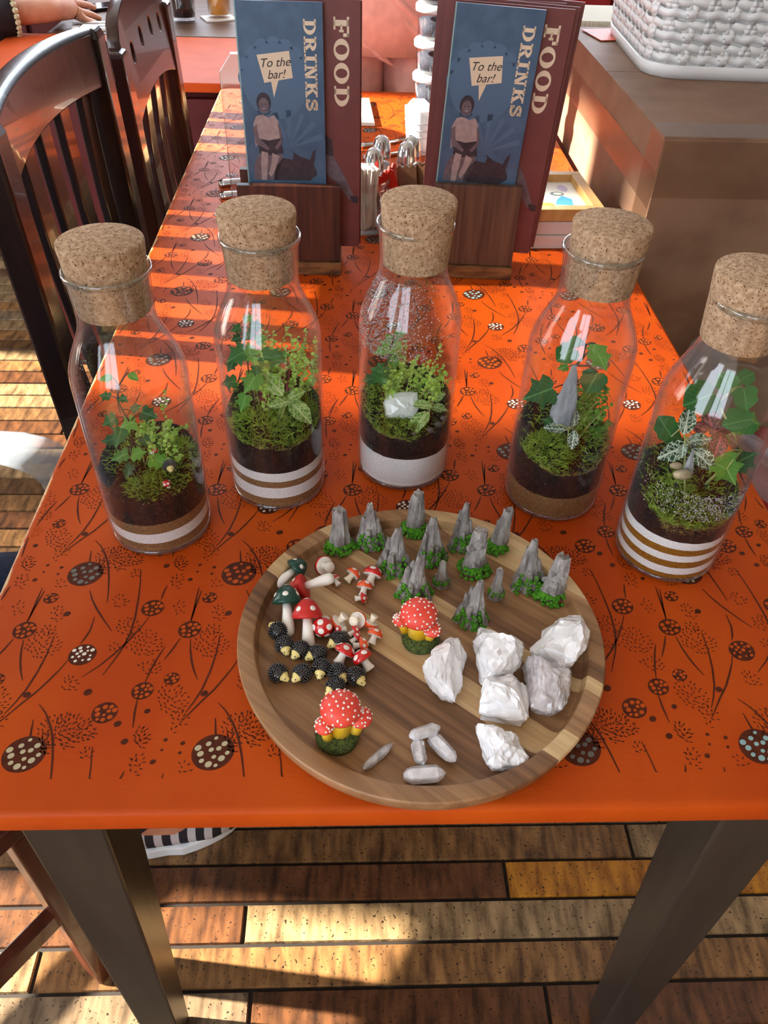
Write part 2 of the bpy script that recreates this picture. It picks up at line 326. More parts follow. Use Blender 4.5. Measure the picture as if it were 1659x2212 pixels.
def quartz(name, col, clear, rough):
    # milky stone: a scattering body mixed with a share of clear passage
    m = mat(name, col, rough, tuple(c * 0.92 for c in col[:3]) + (1,), 90, bump=0.5, bscale=260, coat=0.3); nt = m.node_tree; N = nt.nodes; p = N['Principled BSDF']
    tl = N.new('ShaderNodeBsdfTranslucent'); tl.inputs[0].default_value = col; tr = N.new('ShaderNodeBsdfTransparent'); tr.inputs[0].default_value = (0.97, 0.96, 0.97, 1)
    t = N.new('ShaderNodeTexNoise'); t.inputs['Scale'].default_value = 130; t.inputs['Detail'].default_value = 3; tc = N.new('ShaderNodeTexCoord'); nt.links.new(tc.outputs['Object'], t.inputs['Vector'])
    mr = N.new('ShaderNodeMapRange'); mr.inputs['From Min'].default_value = 0.35; mr.inputs['From Max'].default_value = 0.68; mr.inputs['To Min'].default_value = min(1, clear * 1.35); mr.inputs['To Max'].default_value = clear * 0.45; nt.links.new(t.outputs[0], mr.inputs[0])
    a = N.new('ShaderNodeMixShader'); a.inputs[0].default_value = 0.06; nt.links.new(p.outputs[0], a.inputs[1]); nt.links.new(tl.outputs[0], a.inputs[2])
    b = N.new('ShaderNodeMixShader'); nt.links.new(mr.outputs[0], b.inputs[0]); nt.links.new(a.outputs[0], b.inputs[1]); nt.links.new(tr.outputs[0], b.inputs[2]); 
    gl = N.new('ShaderNodeBsdfGlossy'); gl.inputs['Roughness'].default_value = 0.08; fr = N.new('ShaderNodeFresnel'); fr.inputs[0].default_value = 1.5; c = N.new('ShaderNodeMixShader'); nt.links.new(fr.outputs[0], c.inputs[0]); nt.links.new(b.outputs[0], c.inputs[1]); nt.links.new(gl.outputs[0], c.inputs[2])
    nt.links.new(c.outputs[0], N['Material Output'].inputs[0]); return m
M['quartz'] = quartz('milky_quartz', srgb(252, 252, 255), 0.0, 0.3)
M['quartz_clear'] = quartz('clear_rough_quartz', srgb(246, 240, 244), 0.42, 0.12)
M['quartz_point'] = quartz('clear_quartz_point', srgb(250, 248, 250), 0.5, 0.06)
M['quartz_cloud'] = quartz('cloudy_quartz_point', srgb(250, 248, 252), 0.28, 0.1)
M['selenite'] = quartz('pale_crystal', srgb(232, 242, 236), 0.0, 0.3)
M['slate'] = mat('slate', srgb(158, 162, 166), 0.7, srgb(108, 114, 120), (60, 60, 14), bump=0.6, bscale=(120, 120, 30))
M['pebble'] = mat('pebble', srgb(186, 172, 140), 0.6, srgb(150, 136, 108), 70)
M['pebble_grey'] = mat('grey_pebble', srgb(120, 112, 108), 0.7, srgb(80, 74, 72), 160)
M['lens_tube'] = None

# ------------------------------------------------------------------ the room shell
def floor_planks():
    fl = struct(MB().box((0.4, 0.3, -0.03), (6.0, 6.2, 0.05)).build('floor', mat('floor_joint', srgb(26, 20, 16), 0.7, srgb(40, 30, 22), 8)))
    cols = [((156, 114, 70), (78, 54, 36)), ((120, 88, 56), (62, 42, 28)), ((200, 134, 44), (128, 76, 26)), ((142, 120, 94), (84, 68, 52)), ((112, 72, 44), (54, 34, 24)), ((164, 136, 98), (92, 72, 50))]
    mats = []
    for i, (a, b) in enumerate(cols):
        m = mat('floor_plank_%d' % i, srgb(*a), 0.34, srgb(*b), (80, 20, 30), detail=7, lo=0.32, hi=0.70, bump=0.3, bscale=(60, 160, 60), fine=(srgb(40, 28, 20), 230, 0.64), rnd=0.18, spec=0.5)
        mats.append(m)
    meshes = {}
    pit = 0.0588
    fixed = {0: [0.188], -1: [-0.215], -2: [-0.505], -3: [-0.196, 0.222], 1: [0.399, -0.45]}
    gold = {(0, 1): 2, (-1, 1): 5, (-1, 0): 4, (-2, 1): 0, (0, 0): 4, (1, 1): 0, (-3, 0): 3, (-3, 1): 4, (-3, 2): 4}
    n = 0
    for row in range(-7, 38):
        y0 = 0.2337 + row * pit
        xs = [-1.75, 0.85] if row > 4 else [-1.0, 0.85]
        if row in fixed: cuts = fixed[row]
        else:
            cuts = []; x = xs[0] + random.uniform(0.1, 0.6)
            while x < xs[1] - 0.25: cuts.append(x); x += random.uniform(0.38, 0.95)
        ed = [xs[0]] + sorted(cuts) + [xs[1]]
        for k in range(len(ed) - 1):
            w = ed[k + 1] - ed[k] - 0.004
            mi = gold.get((row, k), random.choice([0, 1, 3, 4, 5, 0, 3, 5]))
            key = (round(w, 2), mi)
            if key not in meshes:
                mb = MB(); hw, hh = w / 2, (pit - 0.0035) / 2; e = 0.002
                mb.hexa([(-hw, -hh, 0), (hw, -hh, 0), (hw, hh, 0), (-hw, hh, 0)], [(-hw + e, -hh + e, 0.006), (hw - e, -hh + e, 0.006), (hw - e, hh - e, 0.006), (-hw + e, hh - e, 0.006)])
                meshes[key] = mb.mesh('plank', mats[mi])
            o = obj('plank', meshes[key], fl, ((ed[k] + ed[k + 1]) / 2, y0 + pit / 2, -0.006 + random.uniform(-0.0006, 0.0006)))
            n += 1
    far = MB()
    for row in range(38, 56): far.box((-0.4, 0.2337 + row * pit + pit / 2, -0.003), (3.6, pit - 0.004, 0.006))
    for row in range(-38, -7): far.box((-0.2, 0.2337 + row * pit + pit / 2, -0.003), (3.2, pit - 0.004, 0.006))
    stuff(far.build('plank_rows', mats[0], fl))
floor_planks()

WX = -2.45
def window_wall():
    # openings as (y0, y1, z0, z1)
    op = [(-2.3, -0.55, 0.55, 2.35), (0.27, 0.58, 0.55, 1.55), (0.72, 1.38, 0.55, 2.35), (1.50, 2.04, 0.55, 2.35)]  # second, low opening is added to streak sun across the floor under the table
    mb = MB(); ys = [-2.9]
    for o in op: ys += [o[0], o[1]]
    ys.append(3.3)
    for i in range(0, len(ys), 2):
        mb.box((WX - 0.1, (ys[i] + ys[i + 1]) / 2, 1.3), (0.2, ys[i + 1] - ys[i], 2.7))
    for a, b, z0, z1 in op:
        mb.box((WX - 0.1, (a + b) / 2, z0 / 2 - 0.025), (0.2, b - a, z0 + 0.05)); mb.box((WX - 0.1, (a + b) / 2, (z1 + 2.65) / 2), (0.2, b - a, 2.65 - z1))
    struct(mb.build('wall_left', M['plaster']))
    for n, (a, b, z0, z1) in enumerate(op):
        f = MB(); t = 0.05
        f.box((WX - 0.06, a + t / 2, (z0 + z1) / 2), (0.06, t, z1 - z0)); f.box((WX - 0.06, b - t / 2, (z0 + z1) / 2), (0.06, t, z1 - z0))
        f.box((WX - 0.06, (a + b) / 2, z0 + t / 2), (0.06, b - a - 2 * t, t)); f.box((WX - 0.06, (a + b) / 2, z1 - t / 2), (0.06, b - a - 2 * t, t))
        w = struct(f.build('window_%d' % (n + 1), M['white_wood']))
        ml = bpy.data.lights.new('portal', 'AREA'); ml.shape = 'RECTANGLE'; ml.size = z1 - z0; ml.size_y = b - a
        ml.cycles.is_portal = True
        po = bpy.data.objects.new('window_portal', ml); COL.objects.link(po); po.location = (WX - 0.22, (a + b) / 2, (z0 + z1) / 2); po.rotation_euler = (0, -PI / 2, 0)
    # sheer blind over the middle window, unseen and added to soften the sun on the near half of the table
    a, b, z0, z1 = op[2]
    m = bpy.data.materials.new('sheer_scrim'); m.use_nodes = True; nt = m.node_tree; N = nt.nodes
    for q in list(N): N.remove(q)
    out = N.new('ShaderNodeOutputMaterial'); mx = N.new('ShaderNodeMixShader'); mx.inputs[0].default_value = 0.69
    tr = N.new('ShaderNodeBsdfTransparent'); df = N.new('ShaderNodeBsdfTranslucent'); df.inputs[0].default_value = srgb(196, 190, 180)
    nt.links.new(tr.outputs[0], mx.inputs[1]); nt.links.new(df.outputs[0], mx.inputs[2]); nt.links.new(mx.outputs[0], out.inputs[0])
    tag(MB().poly([(WX + 0.02, a - .03, z0 - .03), (WX + 0.02, b + .03, z0 - .03), (WX + 0.02, b + .03, z1 + .03), (WX + 0.02, a - .03, z1 + .03)]).build('window_blind', m), 'unseen blind hanging over the middle window', 'blind')
window_wall()
def back_wall():
    mb = MB(); x0, x1, z0, z1 = -1.3, 1.5, 0.80, 2.45
    mb.box(((-2.55 + x0) / 2, 3.35, 1.3), (x0 + 2.55, 0.1, 2.7)).box(((3.55 + x1) / 2, 3.35, 1.3), (3.55 - x1, 0.1, 2.7))
    mb.box(((x0 + x1) / 2, 3.35, z0 / 2 - .025), (x1 - x0, 0.1, z0 + .05)).box(((x0 + x1) / 2, 3.35, (z1 + 2.65) / 2), (x1 - x0, 0.1, 2.65 - z1))
    struct(mb.build('wall_back', M['maroon']))
    f = MB()
    for x in (x0 + .03, (x0 + x1) / 2, x1 - .03): f.box((x, 3.35, (z0 + z1) / 2), (.06, .06, z1 - z0))
    for z in (z0 + .03, z1 - .03): f.box(((x0 + x1) / 2, 3.35, z), (x1 - x0, .058, .06))
    struct(f.build('window_6', M['white_wood']))
    ml = bpy.data.lights.new('portal', 'AREA'); ml.shape = 'RECTANGLE'; ml.size = x1 - x0; ml.size_y = z1 - z0; ml.cycles.is_portal = True
    po = bpy.data.objects.new('window_portal', ml); COL.objects.link(po); po.location = ((x0 + x1) / 2, 3.45, (z0 + z1) / 2); po.rotation_euler = (-PI / 2, 0, 0)
back_wall()
struct(MB().box((3.45, 0.2, 1.3), (0.1, 6.2, 2.7)).build('wall_right', M['plaster']))
struct(MB().box((0.5, 0.2, 2.70), (6.1, 6.3, 0.1)).build('ceiling', M['ceil']))
def front_wall():
    mb = MB(); x0, x1, z0, z1 = -2.3, -0.5, 0.9, 2.4
    mb.box(((-2.55 + x0) / 2, -2.95, 1.3), (x0 + 2.55, 0.1, 2.7)).box(((3.55 + x1) / 2, -2.95, 1.3), (3.55 - x1, 0.1, 2.7))
    mb.box(((x0 + x1) / 2, -2.95, z0 / 2 - .025), (x1 - x0, 0.1, z0 + .05)).box(((x0 + x1) / 2, -2.95, (z1 + 2.65) / 2), (x1 - x0, 0.1, 2.65 - z1))
    struct(mb.build('wall_front', M['plaster']))
    f = MB()
    for x in (x0 + .03, (x0 + x1) / 2, x1 - .03): f.box((x, -2.95, (z0 + z1) / 2), (.06, .06, z1 - z0))
    for z in (z0 + .03, z1 - .03): f.box(((x0 + x1) / 2, -2.95, z), (x1 - x0, .058, .06))
    struct(f.build('window_5', M['white_wood']))  # unseen window, added as fill light for surfaces facing the camera
    ml = bpy.data.lights.new('portal', 'AREA'); ml.shape = 'RECTANGLE'; ml.size = x1 - x0; ml.size_y = z1 - z0; ml.cycles.is_portal = True
    po = bpy.data.objects.new('window_portal', ml); COL.objects.link(po); po.location = ((x0 + x1) / 2, -3.05, (z0 + z1) / 2); po.rotation_euler = (PI / 2, 0, 0)
front_wall()

# ------------------------------------------------------------------ the orange table
def rounded_rect(x0, x1, y0, y1, r, n=6):
    p = []
    for cx, cy, a0 in ((x1 - r, y0 + r, -PI / 2), (x1 - r, y1 - r, 0), (x0 + r, y1 - r, PI / 2), (x0 + r, y0 + r, PI)):
        for k in range(n + 1):
            a = a0 + PI / 2 * k / n; p.append((cx + r * math.cos(a), cy + r * math.sin(a)))
    return p
TAB = thing('table', 'long orange painted table printed with brown seed heads, on black tapering legs', 'table', (0, 0, 0))
mb = MB(); rr = []
for z, ins in ((-0.0215, 0.0005), (-0.0205, 0), (-0.004, 0), (-0.0012, 0.0012), (0, 0.0045)):
    rr.append([(x, y, ZT + z) for x, y in rounded_rect(-0.35 + ins, 0.35 - ins, ins, 1.70 - ins, 0.016)])
smooth_edges(mb.loft(rr).build('tabletop', M['orange'], TAB), 50)
ap = MB()
ap.box((0, 0.075, ZT - 0.062), (0.58, 0.02, 0.08)).box((0, 1.625, ZT - 0.062), (0.58, 0.02, 0.08)).box((-0.305, 0.85, ZT - 0.062), (0.02, 1.5, 0.08)).box((0.305, 0.85, ZT - 0.062), (0.02, 1.5, 0.08))
ap.build('apron', M['black_leg'], TAB)
for sx in (-1, 1):
    for y0, sy in ((0.045, 1), (1.655, -1)):
        def q(w, z): return [(sx * 0.318, y0, z), (sx * (0.318 - w), y0, z), (sx * (0.318 - w), y0 + sy * w, z), (sx * 0.318, y0 + sy * w, z)]
        b, t = q(0.040, 0.0), q(0.070, ZT - 0.0216)
        if sx * sy > 0: b.reverse(); t.reverse()
        MB().hexa(b, t).build('leg', M['black_leg'], TAB, bevel=0.0025)

def table_print():
    S = 2.963
    def W(cx, cy):                                   # reading of the print in the photograph -> table plane
        p = at_z(cx / S, 1100 + cy / S, ZT); return (p.x, p.y)
    P, Q = 0.1312, 0.1722                           # the block repeats every 13.1 cm across and 17.2 cm along
    O = W(1363, 1555)
    discs = [((1363, 1555), .0152, 'A'), ((527, 932), .0108, 'B'), ((1215, 770), .0094, 'C'), ((978, 633), .0094, 'C'), ((912, 1163), .0083, 'C'), ((670, 1303), .0096, 'C'), ((1342, 567), .0062, 'E'), ((1100, 1085), .0060, 'E')]
    dots = [((1308, 1180), .0030), ((430, 670), .0030), ((563, 1172), .0034), ((752, 1375), .0029), ((943, 1293), .0024), ((797, 1488), .0028), ((978, 1618), .0022), ((1170, 1498), .0018), ((1060, 1477), .0016), ((372, 415), .0014), ((280, 402), .0012)]
    stems = [[(585, 265), (575, 330), (575, 385)], [(575, 520), (590, 580), (620, 640), (665, 710), (715, 780)], [(610, 200), (645, 235), (675, 290), (692, 350), (697, 430), (694, 520), (685, 600)],
             [(900, 385), (898, 470), (888, 560), (868, 680), (838, 785), (800, 865), (755, 935), (705, 1000), (655, 1065)], [(1072, 488), (1050, 530), (1030, 580)], [(955, 690), (900, 760), (830, 835), (740, 920), (640, 1000), (525, 1075)],
             [(1275, 500), (1255, 580), (1240, 660), (1215, 730)], [(1292, 520), (1265, 590), (1240, 650), (1222, 715)], [(1155, 825), (1110, 890), (1050, 965)], [(1220, 832), (1218, 900), (1226, 970), (1240, 1030), (1264, 1090)],
             [(1057, 880), (1010, 950), (965, 1030), (928, 1110)], [(880, 1215), (862, 1300), (850, 1400)], [(605, 690), (580, 770), (545, 825), (510, 865)], [(440, 960), (390, 1020), (330, 1080), (240, 1165), (140, 1243), (60, 1310), (-30, 1385)],
             [(1408, 805), (1385, 920), (1345, 1040), (1295, 1150), (1240, 1235), (1188, 1302)]]
    clus = [((760, 310), 150, 70, 70), ((650, 370), 35, 50, 14), ((770, 590), 55, 42, 12), ((820, 750), 75, 55, 26), ((920, 855), 120, 85, 72), ((730, 880), 40, 30, 8), ((1150, 630), 42, 46, 10), ((1160, 350), 46, 46, 16), ((1125, 470), 35, 45, 8), ((1405, 665), 45, 50, 14), ((1350, 860), 115, 85, 62), ((1370, 765), 45, 35, 10),
            ((960, 1010), 80, 45, 16), ((450, 1115), 60, 50, 16), ((1105, 1215), 105, 95, 66), ((1150, 1340), 70, 50, 15), ((430, 1420), 80, 120, 60), ((560, 1420), 60, 60, 22), ((300, 1490), 35, 80, 22), ((905, 1450), 46, 60, 28), ((880, 1600), 46, 45, 10), ((550, 1560), 45, 40, 10), ((1185, 1655), 55, 40, 7), ((1110, 1410), 30, 30, 4)]
    rnd = random.Random(3)
    mb = MB()
    Ymin, Ymax, Xm = 0.0255, 1.675, 0.3455
    dashes = []
    for (cx, cy), rx, ry, n in clus:
        pts = []; tries = 0
        while len(pts) < n and tries < n * 40:
            tries += 1; a, b = rnd.uniform(-1, 1), rnd.uniform(-1, 1)
            if a * a + b * b > 1: continue
            p = W(cx + a * rx, cy + b * ry)
            if all((p[0] - q_[0]) ** 2 + (p[1] - q_[1]) ** 2 > 0.0030 ** 2 for q_ in pts): pts.append(p)
        c = W(cx, cy)
        for p in pts:
            ang = math.atan2(p[1] - c[1], p[0] - c[0]) * 0.6 + rnd.uniform(-0.5, 0.5) + 0.5
            dashes.append((p, ang, rnd.uniform(0.0014, 0.0021), rnd.uniform(0.00045, 0.0007)))
    def ell(c, r, ang, sq, n): return [(c[0] + r * math.cos(t) * math.cos(ang) - r * sq * math.sin(t) * math.sin(ang), c[1] + r * math.cos(t) * math.sin(ang) + r * sq * math.sin(t) * math.cos(ang)) for t in [2 * PI * k / n for k in range(n)]]
    def put(poly, z, mi):
        if any(abs(x) > Xm or y > Ymax for x, y in poly): return
        if min(y for x, y in poly) < Ymin:
            if max(y for x, y in poly) < Ymin + 0.001: return
            poly = [(x, max(y, Ymin)) for x, y in poly]
        mb.poly([(x, y, ZT + z) for x, y in poly], mi)
    dot_lay = {}
    for kind, R, k, dr in (('A', 1, 17, 0.155), ('B', 1, 14, 0.15), ('C', 1, 11, 0.20), ('E', 1, 7, 0.23)):
        pts = []; tries = 0
        while len(pts) < k and tries < 6000:
            tries += 1; a, b = rnd.uniform(-1, 1), rnd.uniform(-1, 1)
            if math.hypot(a, b) < 0.83 - dr * 0.3 and all(math.hypot(a - c[0], b - c[1]) > dr * 2.15 for c in pts): pts.append((a, b))
        dot_lay[kind] = (pts, dr)
    for i in range(-6, 7):
        for j in range(-3, 12):
            ox, oy = i * P, j * Q
            for c, r, kind in discs:
                x, y = W(*c); c2 = (x + ox, y + oy)
                put(ell(c2, r, 0.5, 0.92, 28), 0.00015, 0)
                ci = 1
                if kind == 'A': ci = [2, 3, 1, 3, 2, 1, 3][(i * 3 + j * 2) % 7]
                if kind == 'B': ci = 4 if (i + j) % 3 != 1 else 1
                if kind == 'A' and (i + 2 * j) % 7 == 3: ci = 5
                pts, dr = dot_lay[kind]
                for a, b in pts:
                    cc = (c2[0] + a * r, c2[1] + b * r * 0.94)
                    if cc[1] < Ymin + 0.001: continue
                    put(ell(cc, r * dr * (0.9 + 0.25 * math.sin(a * 9 + b * 5)), 0.7, 0.85, 9), 0.0003, ci)
            for c, r in dots:
                x, y = W(*c); put(ell((x + ox, y + oy), r, 0.6, 0.85, 10), 0.00015, 0)
            for st in stems:
                pts = [W(*c) for c in st]; pts = [(x + ox, y + oy) for x, y in pts]
                # subdivide and thin out towards the ends
                L = []
                for a, b in zip(pts, pts[1:]):
                    for t in (0, 0.5): L.append((a[0] + (b[0] - a[0]) * t, a[1] + (b[1] - a[1]) * t))
                L.append(pts[-1]); n = len(L)
                for k in range(n - 1):
                    (x0, y0), (x1, y1) = L[k], L[k + 1]; d = math.hypot(x1 - x0, y1 - y0)
                    nx, ny = -(y1 - y0) / d, (x1 - x0) / d
                    w0 = 0.0003 + 0.0005 * math.sin(PI * k / (n - 1)); w1 = 0.0003 + 0.0005 * math.sin(PI * (k + 1) / (n - 1))
                    put([(x0 + nx * w0, y0 + ny * w0), (x0 - nx * w0, y0 - ny * w0), (x1 - nx * w1, y1 - ny * w1), (x1 + nx * w1, y1 + ny * w1)], 0.0002, 0)
            for p, ang, l, w in dashes:
                c, s = math.cos(ang), math.sin(ang); x, y = p[0] + ox, p[1] + oy
                put([(x + c * l, y + s * l), (x - s * w, y + c * w), (x - c * l, y - s * l), (x + s * w, y - c * w)], 0.00015, 0)
    o = mb.build('printed_pattern', [M['print'], M['dot_orange'], M['dot_cream'], M['dot_grey'], M['dot_white'], M['dot_blue']], TAB)
    stuff(o); o['label'] = 'dark brown block print of seed heads, stems and dashes'
table_print()
# ------------------------------------------------------------------ terrarium bottles
BOT = [(-0.2285, 0.2808), (-0.1254, 0.3401), (-0.0031, 0.3690), (0.1395, 0.3255), (0.2296, 0.2469)]
PROF = [(0.0395, 0.0), (0.0425, 0.0012), (0.0440, 0.004), (0.0448, 0.010), (0.0452, 0.03), (0.0452, 0.15), (0.0450, 0.162), (0.0442, 0.1695), (0.0425, 0.1755), (0.0395, 0.183), (0.0345, 0.194),
        (0.0310, 0.2015), (0.0291, 0.208), (0.0285, 0.214), (0.0287, 0.225), (0.0297, 0.240), (0.0306, 0.2465)]
def dense(prof, k=3):
    out = []
    for a, b in zip(prof, prof[1:]):
        for t in range(k): out.append((a[0] + (b[0] - a[0]) * t / k, a[1] + (b[1] - a[1]) * t / k))
    return out + [prof[-1]]
mb = MB(); mb.lathe(PROF, 64, cap=False); mb.lathe([(r - .0017, z) for r, z in PROF[3:]], 64, cap=False); ME_GLASS = mb.mesh('bottle_glass', M['glass'], True)
mb = MB(); mb.lathe([(0.0306, 0.2448), (0.0317, 0.2462), (0.0320, 0.2482), (0.0313, 0.2500), (0.0302, 0.2492), (0.0298, 0.2468)], 64, cap=False); ME_RIM = mb.mesh('bottle_rim', M['rimglass'], True)
mb = MB(); mb.lathe([(0.0, 0.0055), (0.0425, 0.0055), (0.0436, 0.0040), (0.0430, 0.0014), (0.0395, 0.0003), (0.0, 0.0003)], 64, cap=False); ME_BASE = mb.mesh('bottle_base', M['rimglass'], True)
mb = MB(); mb.lathe([(0.0262, 0.2165), (0.0266, 0.2160), (0.0270, 0.2175), (0.0288, 0.2475), (0.0303, 0.2655), (0.0300, 0.2678), (0.0290, 0.2686), (0.0, 0.2687)], 56, cap=False)
mb.add([(0.0262 * math.cos(2 * PI * k / 40), 0.0262 * math.sin(2 * PI * k / 40), 0.2165) for k in range(40)], [tuple(range(39, -1, -1))])
ME_CORK = mb.mesh('cork_stopper', M['cork'], False)
ME_CORK.polygons.foreach_set('use_smooth', [True] * len(ME_CORK.polygons)); ME_CORK.set_sharp_from_angle(angle=math.radians(50))

LAB = ['glass bottle terrarium with ivy over tan and white sand bands, nearest the black chair',
       'glass bottle terrarium crowded with tall thin sprigs, its white and tan sand striped',
       'misted glass bottle terrarium with one thick white sand layer and a pale crystal',
       'glass bottle terrarium with a slate spike and a single plain tan sand layer',
       'glass bottle terrarium with white and ochre striped sand at the table edge']
LAY = [[('white_sand', .0058, .0075), ('tan_sand', .0075, .0165), ('white_sand', .0165, .0270), ('tan_sand', .0270, .0370)],
       [('tan_sand', .0058, .0150), ('white_sand', .0150, .0275), ('tan_sand', .0275, .0350), ('white_sand', .0350, .0450)],
       [('white_sand', .0058, .0385)],
       [('tan_sand', .0058, .0295)],
       [('ochre_sand', .0058, .0110), ('white_sand', .0110, .0185), ('ochre_sand', .0185, .0255), ('white_sand', .0255, .0325), ('ochre_sand', .0325, .0395), ('white_sand', .0395, .0480)]]
SOIL = [(.037, .074, .012), (.045, .088, .014), (.0385, .078, .014), (.0295, .074, .016), (.048, .082, .014)]   # from, to, back higher by
BOTTLES = []
def wav(a, seed, amp): return amp * (math.sin(a + seed) + 0.5 * math.sin(2 * a + seed * 2.3) + 0.35 * noise.noise((math.cos(a) * 4, math.sin(a) * 4, seed)))
def soil_top(b, x, y):
    z0, z1, back = SOIL[b]
    return z1 + back * (y / 0.043) + 0.004 * noise.noise((x * 60, y * 60, b * 3.1)) + 0.0025 * noise.noise((x * 190, y * 190, b * 5.0))
for b, (bx, by) in enumerate(BOT):
    t = thing('terrarium_bottle', LAB[b], 'bottle', (bx, by, ZT + 0.0004), random.uniform(-0.3, 0.3), 'corked bottle terrariums')
    t.rotation_euler.z = 0
    BOTTLES.append(t)
    obj('glass_body', ME_GLASS, t); obj('glass_rim', ME_RIM, t); obj('glass_base', ME_BASE, t)
    c = obj('cork_stopper', ME_CORK, t); c.rotation_euler = (random.uniform(-.012, .012), random.uniform(-.012, .012), b * 1.3)
    n = 48; R = 0.0431
    lay = LAY[b]
    for k, (mn, z0, z1) in enumerate(lay):
        mb = MB(); rings = []
        def zz(z, i, kk):
            a = 2 * PI * i / n
            return z + (0 if kk == 0 else wav(a, b * 2.1 + kk * 0.37, 0.0008))
        R0 = R
        rings.append([(0.001 * math.cos(2 * PI * i / n), 0.001 * math.sin(2 * PI * i / n), z0) for i in range(n)])
        rings.append([((min(R0, 0.0425) if k == 0 else R0) * math.cos(2 * PI * i / n), (min(R0, 0.0425) if k == 0 else R0) * math.sin(2 * PI * i / n), zz(z0, i, k)) for i in range(n)])
        rings.append([(R0 * math.cos(2 * PI * i / n), R0 * math.sin(2 * PI * i / n), zz(z1, i, k + 1)) for i in range(n)])
        rings.append([(0.001 * math.cos(2 * PI * i / n), 0.001 * math.sin(2 * PI * i / n), z1) for i in range(n)])
        smooth_edges(mb.loft(rings).build('sand_layer', M[mn], t))
    mb = MB(); rings = []
    z0 = SOIL[b][0]
    rings.append([(0.001 * math.cos(2 * PI * i / n), 0.001 * math.sin(2 * PI * i / n), z0 - .002) for i in range(n)])
    rings.append([(R * math.cos(2 * PI * i / n), R * math.sin(2 * PI * i / n), z0 + wav(2 * PI * i / n, b * 2.1 + len(lay) * 0.37, 0.0008) + (0.0012 * noise.noise((i * 1.7, b, 0)))) for i in range(n)])
    for rr_ in (R, R * 0.93, R * 0.8, R * 0.62, R * 0.42, R * 0.2, 0.0005):
        rings.append([(rr_ * math.cos(2 * PI * i / n), rr_ * math.sin(2 * PI * i / n), soil_top(b, rr_ * math.cos(2 * PI * i / n), rr_ * math.sin(2 * PI * i / n)) - (0.003 if rr_ == R else 0)) for i in range(n)])
    smooth_edges(mb.loft(rings).build('soil', M['soil'], t), 60)

# leaf meshes (tip along +Y, length 1, petiole at the origin), with UVs
def leaf_mesh(name, outline, m, cup=0.12, fold=0.10, wavy=0.03):
    # outline: half outline (x>=0) from base to tip
    left = [(-x, y) for x, y in outline[1:-1]][::-1]
    full = list(outline) + left
    mid = [(0, y) for y in (0.12, 0.3, 0.5, 0.72)]
    vs = []; fs = []
    def z(x, y): return fold * abs(x) * 1.4 - cup * (y - 0.3) ** 2 - 0.10 * x * x + wavy * math.sin(x * 9 + y * 7)
    n = len(full)
    for x, y in full: vs.append((x, y, z(x, y)))
    inner = [(x * 0.55, 0.38 + (y - 0.38) * 0.55) for x, y in full]
    for x, y in inner: vs.append((x, y, z(x, y)))
    vs.append((0, 0.38, z(0, 0.38)))
    for i in range(n):
        j = (i + 1) % n; fs.append((i, j, n + j, n + i)); fs.append((n + i, n + j, 2 * n))
    mb = MB().add(vs, fs); me = mb.mesh(name, m, True)
    uv = me.uv_layers.new(name='UVMap')
    for l in me.loops:
        v = me.vertices[l.vertex_index].co; uv.data[l.index].uv = (v.x + 0.5, v.y)
    return me
IVY_O = [(0, 0.05), (0.14, -0.03), (0.34, 0.02), (0.50, 0.18), (0.36, 0.30), (0.34, 0.38), (0.52, 0.56), (0.30, 0.60), (0.17, 0.72), (0.07, 0.90), (0, 1.0)]
IVY_R = [(0, 0.06), (0.18, -0.04), (0.42, 0.04), (0.54, 0.24), (0.46, 0.42), (0.50, 0.60), (0.34, 0.74), (0.16, 0.86), (0, 0.95)]
OVAL = [(0, 0), (0.13, 0.08), (0.25, 0.24), (0.30, 0.42), (0.28, 0.60), (0.20, 0.78), (0.09, 0.93), (0, 1.0)]
SPADE = [(0, 0.0), (0.16, 0.02), (0.32, 0.16), (0.36, 0.34), (0.30, 0.54), (0.18, 0.74), (0.07, 0.92), (0, 1.0)]
LM = {'ivy': leaf_mesh('ivy_leaf', IVY_O, M['ivy']), 'ivyd': leaf_mesh('ivy_leaf_dark', IVY_O, M['ivy_dark']), 'ivyr': leaf_mesh('ivy_leaf_round', IVY_R, M['ivy_dark']),
      'ivys': leaf_mesh('ivy_leaf_spade', SPADE, M['ivy']), 'fg': leaf_mesh('nerve_leaf_green', OVAL, M['fit_green'], 0.2, 0.2), 'fw': leaf_mesh('nerve_leaf_white', OVAL, M['fit_white'], 0.2, 0.2), 'fr': leaf_mesh('nerve_leaf_red', [(x * 1.25, y) for x, y in OVAL], M['fit_red'], 0.2, 0.2)}
def clamp_in(b, p, rmax=0.0415):
    d = Vector((p.x - BOT[b][0], p.y - BOT[b][1])); r = d.length
    if r > rmax: d *= rmax / r; p = Vector((BOT[b][0] + d.x, BOT[b][1] + d.y, p.z))
    return p
def put_leaf(parent, b, px, py, ang, size_px, kind, dy, tilt=(0, 0)):
    """leaf whose middle stands at the given spot of the bottle, dy deep behind the bottle's axis"""
    c = at_y(px, py, BOT[b][1] + dy); dep = (c - CAM).dot(CF)
    s = size_px * dep / FPX
    a = math.radians(ang); yv = (CR * math.cos(a) + CU * math.sin(a)).normalized()
    nv = (-CF + CR * tilt[0] + CU * tilt[1] + Vector((0, 0, 0.5))).normalized(); nv = (nv - yv * nv.dot(yv)).normalized(); xv = yv.cross(nv)
    c = clamp_in(b, c, 0.0425 - min(0.35 * s, 0.014))
    o = obj('leaf', LM[kind], parent)
    base = c - yv * (0.45 * s)
    Mx = Matrix(((xv.x, yv.x, nv.x, 0), (xv.y, yv.y, nv.y, 0), (xv.z, yv.z, nv.z, 0), (0, 0, 0, 1)))
    o.matrix_local = parent.matrix_basis.inverted() @ Matrix.Translation(base) @ Mx @ Matrix.Scale(s, 4)
    return base
